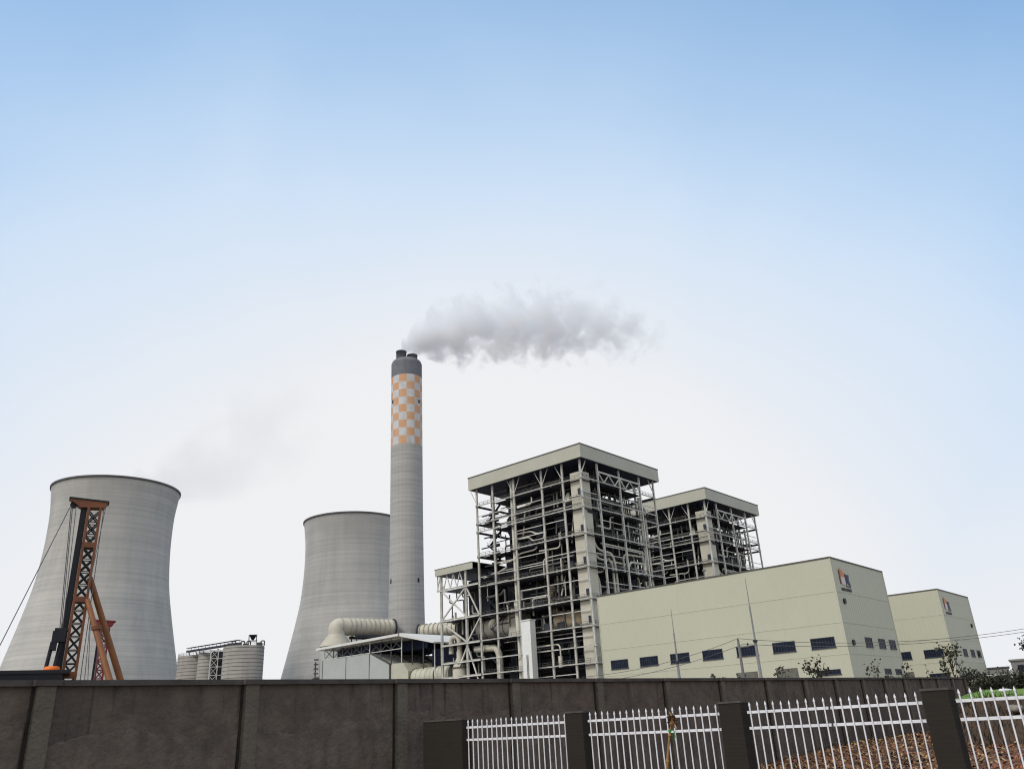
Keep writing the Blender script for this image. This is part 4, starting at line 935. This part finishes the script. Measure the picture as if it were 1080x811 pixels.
# dry stalk tied with green string leaning before the fence
t = thing('dry_stalk', 'dry brown stalk with withered tassels and a green tie leaning before the white fence', 'plant', W(12.8, 8.0), ROT)
S0 = [(0.0, 0.26, 0.0), (0.05, 0.14, 0.9), (0.0, 0.02, 1.4), (0.0, -0.08, 1.80), (0.0, -0.16, 2.02)]
s = MB(); s.tube(S0, [0.024, 0.024, 0.022, 0.018, 0.012], 8)
for (x, y, z) in S0[1:4]: s.tube([(x, y, z-0.02), (x, y, z+0.02)], 0.03, 8)
s.build('stem', mat('straw_stem', (0.33, 0.19, 0.08), 0.8, var=0.3, vscale=6), t)
rr = random.Random(21); s = MB()
for k in range(60):
    b0 = Vector((rr.uniform(-0.03, 0.03), -0.15+rr.uniform(-0.05, 0.06), rr.uniform(1.93, 2.10))); d = Vector((rr.uniform(-1, 1), rr.uniform(-1.5, 0.7), rr.uniform(-0.8, 1.2))).normalized()*rr.uniform(0.04, 0.13)
    n_ = d.cross(Vector((rr.random(), rr.random(), rr.random()))).normalized()*rr.uniform(0.008, 0.02)
    s.m = rr.choice((0, 0, 1)); s.add([b0-n_, b0+n_, b0+d*0.6+n_*1.2, b0+d, b0+d*0.6-n_*1.2], [(0, 1, 2, 3, 4)])
s.build('withered_leaf', [mat('withered_dark', (0.10, 0.05, 0.03), 0.9), mat('withered_pale', (0.45, 0.30, 0.16), 0.9, var=0.2)], t)
s = MB(); s.tube([(0, -0.09, 1.84), (0, -0.10, 1.88)], 0.028, 8); s.tube(bend([(0.02, -0.11, 1.87), (0.03, -0.16, 1.86), (0.03, -0.17, 1.76), (0.03, -0.15, 1.72)], 0.03, 3), 0.009, 6); s.build('green_tie', mat('green_string', (0.06, 0.30, 0.07), 0.7), t)

# ------------------------------------------------------------------ soil and banks on the right
def heightfield(name, u0, u1, v0, v1, nu, nv, fn, mt, **kw):
    s = MB(); vs = []; fs = []
    for i in range(nu+1):
        for j in range(nv+1):
            u = u0+(u1-u0)*i/nu; v = v0+(v1-v0)*j/nv; vs.append(W(u, v, fn(u, v)))
    for i in range(nu):
        for j in range(nv):
            a = i*(nv+1)+j; fs.append((a, a+nv+1, a+nv+2, a+1))
    s.add(vs, fs, True); return s.build(name, mt)
def nz(x, y, s, o=4): return NZ.fractal(Vector((x*s, y*s, 3.7)), 1.0, 2.0, o)
def sstep(a, b, x): x = max(0, min(1, (x-a)/(b-a))); return x*x*(3-2*x)
def soil_h(u, v):
    edge = sstep(14.6, 22, u)
    h = 0.02+0.45*sstep(26, 42, u)*sstep(6, 14, v)
    h += (0.10*nz(u, v, 0.9)+0.07*nz(u, v, 3.1))*edge
    h += 0.30*sstep(0.5, 5.0, v)*(1-sstep(7, 11, v))*sstep(17, 24, u)
    return h
M_SOIL = mat('red_brown_soil', (0.13, 0.055, 0.03), 0.95, col2=(0.29, 0.115, 0.055), vscale=1.1, detail=12, bump=('noise', 7, 0.9, 0.08), streak=[((2.6, 2.6, 2.6), (0.05, 0.03, 0.02), 0.46, 0.6)])
tag(heightfield('soil', 14.4, 70, -8, 15.75, 200, 110, soil_h, M_SOIL), kind='structure')
# dry leaf litter and stems over the soil, far too many to count
rr = random.Random(33); lf = MB()
for k in range(36000):
    u = 24+rr.random()**1.3*39; v = rr.uniform(-2, 15.7)
    if rr.random() > 0.35+0.65*sstep(6, 12, v): continue
    z = soil_h(u, v)+rr.uniform(0.0, 0.09); sz = rr.uniform(0.025, 0.10); a = rr.uniform(0, 6.28)
    d = Vector((math.cos(a), math.sin(a), rr.uniform(-0.2, 0.9))).normalized()*sz*rr.uniform(1, 2.2); n_ = Vector((-d.y, d.x, rr.uniform(-0.4, 0.4)*sz)).normalized()*sz*0.5
    p = W(u, v, z); lf.m = rr.choice((0, 0, 1, 1, 2, 2)) if v > 6.5 else rr.choice((3, 3, 3, 0, 2)); lf.add([p-n_, p+d*0.5-n_*0.9, p+d, p+d*0.5+n_, p+n_*0.4], [(0, 1, 2, 3, 4)])
tag(lf.build('leaf_litter', [M_DRY, mat('litter_ochre', (0.36, 0.24, 0.11), 0.9, var=0.4, vscale=4), mat('litter_dark', (0.05, 0.03, 0.02), 0.9, var=0.4, vscale=4), mat('litter_red', (0.38, 0.125, 0.055), 0.9, var=0.4, vscale=4)]), 'dry brown leaf litter over the soil inside the fence', 'leaf litter', kind='stuff')
# dark earth bank beyond the end of the wall
def bank_h(u, v):
    r_ = math.hypot(u, v); 
    top = 2.02+0.16*nz(u, v, 0.5)+0.05*nz(u, v, 2.4)
    return -0.1+(top+0.1)*sstep(37.0, 43.5, u+0.10*(v-6)+0.5*nz(u, v, 0.35))
M_BANK = mat('dark_earth_bank', (0.045, 0.030, 0.021), 0.95, col2=(0.095, 0.060, 0.040), vscale=0.9, detail=12, bump=('noise', 6, 0.9, 0.1))
def bank_h2(u, v): return bank_h(u, v)*sstep(15.6, 12.0, v) if v > 12 else bank_h(u, v)
tag(heightfield('earth_bank', 36, 62, -14, 13.0, 110, 110, lambda u, v: bank_h(u, v)*(1-sstep(10.2, 12.8, v)), M_BANK), kind='structure')
rr = random.Random(8)
# weeds on the bank face
wd = MB()
for k in range(5200):
    u = rr.uniform(36.5, 44); v = rr.uniform(-6, 11.5); z = bank_h(u, v)*(1-sstep(10.2, 12.8, v)); p = W(u, v, z)
    d = Vector((rr.uniform(-0.5, 0.5), rr.uniform(-0.5, 0.5), rr.uniform(0.4, 1))).normalized()*rr.uniform(0.12, 0.5); n_ = Vector((-d.y, d.x, 0)).normalized()*0.015
    wd.m = rr.choice((0, 0, 0, 1, 2)); wd.add([p-n_, p+n_, p+d*0.6+n_*0.7+Vector((0.02, 0, 0)), p+d], [(0, 1, 2, 3)])
tag(wd.build('dry_weeds', [M_LEAFD, M_DRY, M_LEAFG]), 'sparse dry weeds on the dark earth bank', 'weeds', kind='stuff')
# green dust net over the top of the spoil heap
net = MB(); vs = []; fs = []; nu, nv = 40, 90
for i in range(nu+1):
    for j in range(nv+1):
        u = 43.2+8*i/nu; v = -14+26.4*j/nv
        z = bank_h(u, v)-0.03+0.42*math.sin(math.pi*min(1, i/nu*1.25+0.06))**0.7*sstep(12.2, 10.6, v)*0+0.40*math.sin(math.pi*min(1.0, 0.04+i/nu))**0.6*(1-sstep(10.6, 12.2, v))+0.05*nz(u, v, 1.4)
        vs.append(W(u, v, z))
for i in range(nu):
    for j in range(nv): a = i*(nv+1)+j; fs.append((a, a+nv+1, a+nv+2, a+1))
net.add(vs, fs, True); tag(net.build('dust_net', M_NET), 'bright green dust net over the top of the dark earth bank', 'dust net')
# white rag caught on a fence tip's line of sight lies on the net, and a pale sack below it
def sack(loc, rz, sx, sy, sz, mt, name, label, cat):
    s = MB(); vs = []; fs = []; nu, nv = 18, 10
    for j in range(nv+1):
        ph = -math.pi/2+math.pi*j/nv
        for i in range(nu):
            th = 2*math.pi*i/nu; k = 1+0.18*nz(math.cos(th)*2+j*0.3, math.sin(th)*2, 1.2)
            cx = math.copysign(abs(math.cos(th))**0.7, math.cos(th)); cy = math.copysign(abs(math.sin(th))**0.7, math.sin(th))
            vs.append((cx*math.cos(ph)**0.6*sx*k, cy*math.cos(ph)**0.6*sy*k, sz*(math.sin(ph)+1)*0.5*k))
    for j in range(nv):
        for i in range(nu): i2 = (i+1) % nu; fs.append((j*nu+i, j*nu+i2, (j+1)*nu+i2, (j+1)*nu+i))
    s.add(vs, fs, True); return tag(s.build(name, mt, None, loc, rz), label, cat)
uu, vv = 43.9, 9.3
sack(W(uu, vv, bank_h(uu, vv)+0.30), 0.3, 0.26, 0.2, 0.16, M_WHITE, 'plastic_bag', 'crumpled white plastic bag lying on the green net', 'bag')
uu, vv = 41.6, 8.6
sack(W(uu, vv, bank_h(uu, vv)-0.05), 0.9, 0.45, 0.3, 0.32, mat('pale_sack', (0.26, 0.23, 0.20), 0.9, var=0.2, vscale=3), 'sack', 'pale full sack slumped on the bank below the net', 'sack')

# ------------------------------------------------------------------ trees and shrubs
def leafy(name, loc, label, cat, group, h, spread, nb, nleaf, lsz, lmat, trunk_r=0.12, cl=0.5, seed=0, lo=0.35):
    rr = random.Random(seed); t = thing(name, label, cat, loc, rr.uniform(0, 6), group)
    tk = MB(); tk.tube([(0, 0, 0), (0.05*h*rr.uniform(-1, 1), 0.05*h*rr.uniform(-1, 1), h*0.45), (0.06*h*rr.uniform(-1, 1), 0, h*0.72)], [trunk_r, trunk_r*0.8, trunk_r*0.45], 8)
    tips = []
    for k in range(nb):
        z0_ = h*rr.uniform(lo, 0.72); a = k*2.4+rr.uniform(-0.4, 0.4); rad = spread*rr.uniform(0.45, 1.0)
        p0 = Vector((0, 0, z0_)); p2 = Vector((math.cos(a)*rad, math.sin(a)*rad, min(h, z0_+h*rr.uniform(0.12, 0.42)))); p1 = p0.lerp(p2, 0.5)+Vector((0, 0, -0.04*h))
        tk.tube([p0, p1, p2], [trunk_r*0.42, trunk_r*0.3, trunk_r*0.12], 5); tips += [(p1.lerp(p2, 0.4), 0.6), (p2, 1.0), (p1.lerp(p2, 0.75), 0.8)]
        for q in range(2):
            e = p1.lerp(p2, rr.uniform(0.2, 0.9))+Vector((rr.uniform(-1, 1), rr.uniform(-1, 1), rr.uniform(0, 1)))*spread*0.35
            tk.tube([p1.lerp(p2, 0.5), e], [trunk_r*0.2, trunk_r*0.08], 4); tips.append((e, 0.9))
    tk.build('trunk', M_BARK, t)
    lv = MB()
    for k in range(nleaf):
        c, wgt = rr.choice(tips); p = c+Vector((rr.gauss(0, 1), rr.gauss(0, 1), rr.gauss(0, 0.8)))*cl*wgt
        d = Vector((rr.uniform(-1, 1), rr.uniform(-1, 1), rr.uniform(-1, 0.7))).normalized()*lsz*rr.uniform(0.6, 1.4); n_ = d.cross(Vector((rr.uniform(-1, 1), rr.uniform(-1, 1), rr.uniform(-1, 1)))).normalized()*lsz*0.42
        lv.m = 0 if rr.random() < 0.7 else 1
        lv.add([p-d*0.5, p+n_, p+d*0.5, p-n_], [(0, 1, 2, 3)])
    lv.build('crown', lmat if isinstance(lmat, list) else [lmat, M_LEAFD], t)
    return t
G = 'sparse trees behind the boundary wall'
YD = 95
leafy('sapling', P(16.55, YD), 'bare sapling with few leaves just right of the taller mast', 'tree', G, 6.7, 0.95, 8, 60, 0.34, M_LEAFD, cl=0.22, trunk_r=0.07, seed=1)
leafy('young_tree', P(18.5, YD), 'dark leaved young tree left of the hall corner', 'tree', G, 6.75, 1.25, 12, 260, 0.34, M_LEAFD, cl=0.34, trunk_r=0.08, seed=2)
leafy('sapling', P(22.0, 110), 'leafless looking sapling under the end wall fan', 'tree', G, 6.9, 0.95, 8, 45, 0.34, M_LEAFD, cl=0.2, trunk_r=0.07, seed=3)
leafy('sapling', P(23.75, 120), 'thin forked sapling before the low end windows', 'tree', G, 7.6, 1.0, 6, 36, 0.36, M_LEAFD, cl=0.2, trunk_r=0.08, seed=4)
leafy('broad_tree', P(26.35, 125), 'bushy grey green tree before the far hall', 'tree', G, 8.9, 1.55, 22, 330, 0.36, [M_LEAFG, M_LEAFD], cl=0.26, trunk_r=0.1, seed=5, lo=0.25)
leafy('sapling', P(25.1, 120), 'smallest bare sapling between the two halls', 'tree', G, 6.4, 0.8, 6, 24, 0.32, M_LEAFD, cl=0.2, trunk_r=0.07, seed=16)
leafy('roadside_tree', P(30.75, 190), 'dark tree crown cut by the right edge of the picture', 'tree', None, 12.6, 1.9, 14, 420, 0.55, M_LEAFD, cl=0.45, trunk_r=0.2, seed=7, lo=0.5)
for k, (az, r_, h, lb) in enumerate(((22.85, 108, 5.0, 'low dark shrub under the end wall fan sapling'), (23.35, 112, 5.0, 'low dark round shrub below the low end windows'), (24.3, 115, 5.2, 'low ragged shrub right of the forked sapling'), (12.2, 90, 5.55, 'low shrub between the two slim masts'), (10.9, 90, 5.5, 'low shrub right of the shorter mast'), (9.4, 90, 5.3, 'low shrub left of the shorter mast'), (13.2, 90, 5.5, 'low shrub left of the utility pole'), (27.1, 118, 5.7, 'low dark shrub under the far hall end windows'))):
    leafy('shrub', P(az, r_), lb, 'shrub', 'low shrubs along the wall top', h-0.45, 1.0, 9, 260, 0.34, M_LEAFD, cl=0.36, seed=40+k, lo=0.55)
for k, (az, r_, h, lb) in enumerate(((27.6, 96, 3.95, 'dark hedge shrub next to the wall end'), (28.2, 98, 4.1, 'dark hedge shrub second from the wall end'), (28.8, 97, 4.15, 'hedge shrub below the low grey building'), (29.4, 99, 4.3, 'hedge shrub below the gap between grey buildings'), (30.0, 98, 4.4, 'hedge shrub below the nearer grey building'))):
    leafy('hedge_shrub', P(az, r_), lb, 'shrub', 'hedge of dark shrubs beyond the bank', h, 0.95, 16, 1500, 0.22, [M_LEAFD, M_LEAFG], cl=0.40, seed=60+k, lo=0.25)

# ------------------------------------------------------------------ far right: pipe rack and grey buildings
t = thing('pipe_rack', 'pale pipeline on posts running in front of the grey buildings', 'pipeline', (0, 0, 0))
s = MB(); s.tube([P(25.6, 156, 5.25), P(33, 160, 5.5)], 0.14, 8); s.build('pipe', M_STEEL, t)
s = MB(); s.tube([P(25.6, 156, 4.6), P(33, 160, 4.85)], 0.07, 8); s.build('lower_pipe', M_STEEL, t)
for k in range(9): p = P(26+k*0.8, 156.4); MB().bar((p.x, p.y, 0), (p.x, p.y, 5.2), 0.14).build('post', M_STEEL, t)
M_GB = mat('grey_building', (0.22, 0.22, 0.215), 0.8, var=0.1, vscale=0.2)
def block(az0, az1, r_, z1_, label, wins, roof):
    a = P(az0, r_); b = P(az1, r_); L = (b-a).length; rz = math.atan2((b-a).y, (b-a).x)
    t = thing('grey_building', label, 'building', a, rz, 'grey buildings far right')
    s = MB(); s.box(0, L, 0, 12, 0, z1_); s.build('wall', M_GB, t)
    s = MB(); s.box(-0.4, L+0.4, -0.4, 12.4, z1_+0.002, z1_+0.5); s.build('roof', roof, t)
    for (x0, x1, q0, q1) in wins:
        f = MB(); f.box(x0, x1, -0.12, -0.003, q0, q0+0.15); f.box(x0, x1, -0.12, -0.003, q1-0.15, q1); f.box(x0, x0+0.15, -0.12, -0.003, q0+0.15, q1-0.15); f.box(x1-0.15, x1, -0.12, -0.003, q0+0.15, q1-0.15); f = f.build('window', M_WFRAME, t)
        MB().box(x0+0.15, x1-0.15, -0.05, -0.004, q0+0.15, q1-0.15).build('pane', M_GLASS, f)
    return t
block(28.0, 29.25, 380, 12.4, 'low far grey building with a flat dark roof', [(1, 7.6, 8.6, 10.4)], M_DPIPE)
block(29.42, 33, 300, 12.0, 'grey building with a blue window at the right edge', [(1.6, 4.6, 8.4, 10.8), (6, 9, 8.4, 10.8), (1.6, 4.6, 4.4, 6.8), (6, 9, 4.4, 6.8), (11, 14, 8.4, 10.8)], M_GB)

# ------------------------------------------------------------------ steam
def plume(name, pts, rads, label, dens, scale, thr, albedo, seed, fade, boost):
    """one closed hull round a drifting plume; the density inside is noise, thinning outwards and downwind"""
    c0 = Vector(pts[0]); c1 = Vector(pts[-1]); ax = (c1-c0); L = ax.length; rz = math.atan2(ax.y, ax.x); pitch = -math.asin(ax.z/L)
    Mx = Matrix.Translation(c0) @ Matrix.Rotation(rz, 4, 'Z') @ Matrix.Rotation(pitch, 4, 'Y'); inv = Mx.inverted()
    lp = [inv @ Vector(p) for p in pts]
    s = MB(); s.tube([(lp[0].x-rads[0]*0.6, lp[0].y, lp[0].z)]+[tuple(p) for p in lp]+[(lp[-1].x+rads[-1]*0.7, lp[-1].y, lp[-1].z)], [rads[0]*0.5]+list(rads)+[rads[-1]*0.4], 20)
    mt = bpy.data.materials.new(name+'_vapour'); mt.use_nodes = True; t = mt.node_tree; n = t.nodes; l = t.links
    for x in list(n): n.remove(x)
    o = n.new('ShaderNodeOutputMaterial'); pv = n.new('ShaderNodeVolumePrincipled'); l.new(pv.outputs[0], o.inputs['Volume'])
    pv.inputs['Color'].default_value = rgba(albedo); pv.inputs['Anisotropy'].default_value = 0.1
    co = n.new('ShaderNodeTexCoord'); sp = n.new('ShaderNodeSeparateXYZ'); l.new(co.outputs['Object'], sp.inputs[0])
    def mth(op, a, b_=0.0, clamp=False):
        q = n.new('ShaderNodeMath'); q.operation = op; q.use_clamp = clamp
        for i, v in enumerate((a, b_)):
            if isinstance(v, (int, float)): q.inputs[i].default_value = v
            else: l.new(v, q.inputs[i])
        return q.outputs[0]
    def curve(vals, xs):     # piecewise function of x along the plume
        cr = n.new('ShaderNodeFloatCurve'); cm = cr.mapping; cv = cm.curves[0]
        top = max(abs(v) for v in vals) or 1.0
        lo_ = min(0, min(vals)); sc = (max(vals)-lo_) or 1.0
        while len(cv.points) < len(xs): cv.points.new(0.5, 0.5)
        for p, x, v in zip(cv.points, xs, vals): p.location = (x, (v-lo_)/sc)
        cm.update(); l.new(mth('MULTIPLY', sp.outputs['X'], 1/L, True), cr.inputs['Value'])
        return mth('ADD', mth('MULTIPLY', cr.outputs[0], sc), lo_)
    xs = [min(1, max(0, p.x/L)) for p in lp]
    cy = curve([p.y for p in lp], xs); cz = curve([p.z for p in lp], xs); rd = curve(list(rads), xs); fd = curve(list(fade), xs); bo = curve(list(boost), xs)
    dy = mth('SUBTRACT', sp.outputs['Y'], cy); dz = mth('SUBTRACT', sp.outputs['Z'], cz)
    dist = mth('SQRT', mth('ADD', mth('MULTIPLY', dy, dy), mth('MULTIPLY', dz, dz)))
    fall = mth('SUBTRACT', 1.0, mth('DIVIDE', dist, rd))
    mp = n.new('ShaderNodeMapping'); mp.inputs['Location'].default_value = (seed*3.1, seed*1.7, seed); l.new(co.outputs['Object'], mp.inputs[0])
    x = n.new('ShaderNodeTexNoise'); x.inputs['Scale'].default_value = scale; x.inputs['Detail'].default_value = 7; x.inputs['Roughness'].default_value = 0.58; x.inputs['Distortion'].default_value = 0.25
    l.new(mp.outputs[0], x.inputs['Vector'])
    v = mth('ADD', mth('ADD', fall, bo), mth('MULTIPLY', mth('SUBTRACT', x.outputs['Fac'], 0.5), 2.3))
    v = mth('MULTIPLY', mth('SUBTRACT', v, thr), 2.2, True)
    v = mth('MULTIPLY', mth('MULTIPLY', v, mth('GREATER_THAN', fall, 0.0)), mth('MINIMUM', mth('MULTIPLY', fall, 4.0), 1.0))
    l.new(mth('MULTIPLY', mth('MULTIPLY', v, fd), dens), pv.inputs['Density'])
    ob = s.build(name, mt); ob.matrix_world = Mx
    return tag(ob, label, 'steam', kind='stuff')
def px(x, y, r_):          # build-time helper: bearing and height of a sighted point at a known range
    d = _f*843.66+_r2*(x-540)-_u2*(y-405.5); k = r_/math.hypot(d.x, d.y); return Vector((d.x*k, d.y*k, EYE+d.z*k))
plume('chimney_steam', [px(429, 365, 425), px(447, 355, 426), px(480, 349, 428), px(530, 344, 430), px(580, 341, 432), px(630, 343, 434), px(675, 347, 436), px(705, 350, 438)], [5.5, 15, 27, 34, 37, 36, 31, 22],
      'grey white smoke plume drifting right from the chimney top', 0.19, 0.095, 0.48, (0.968, 0.972, 0.982), 2.0, [1.2, 1.3, 1.15, 1.0, 0.8, 0.5, 0.35, 0.0], [0.6, 0.38, 0.12, 0.0, 0.0, -0.08, -0.15, -0.3])
plume('tower_steam', [px(160, 512, 552), px(205, 504, 555), px(245, 484, 558), px(282, 456, 562), px(305, 425, 566), px(318, 395, 570)], [20, 30, 40, 48, 52, 50],
      'faint pale steam drifting off the left cooling tower', 0.0075, 0.034, 0.34, (0.95, 0.953, 0.96), 5.0, [2.2, 1.5, 0.9, 0.6, 0.35, 0.0], [0.25, 0.15, 0.05, 0.0, -0.05, -0.1])
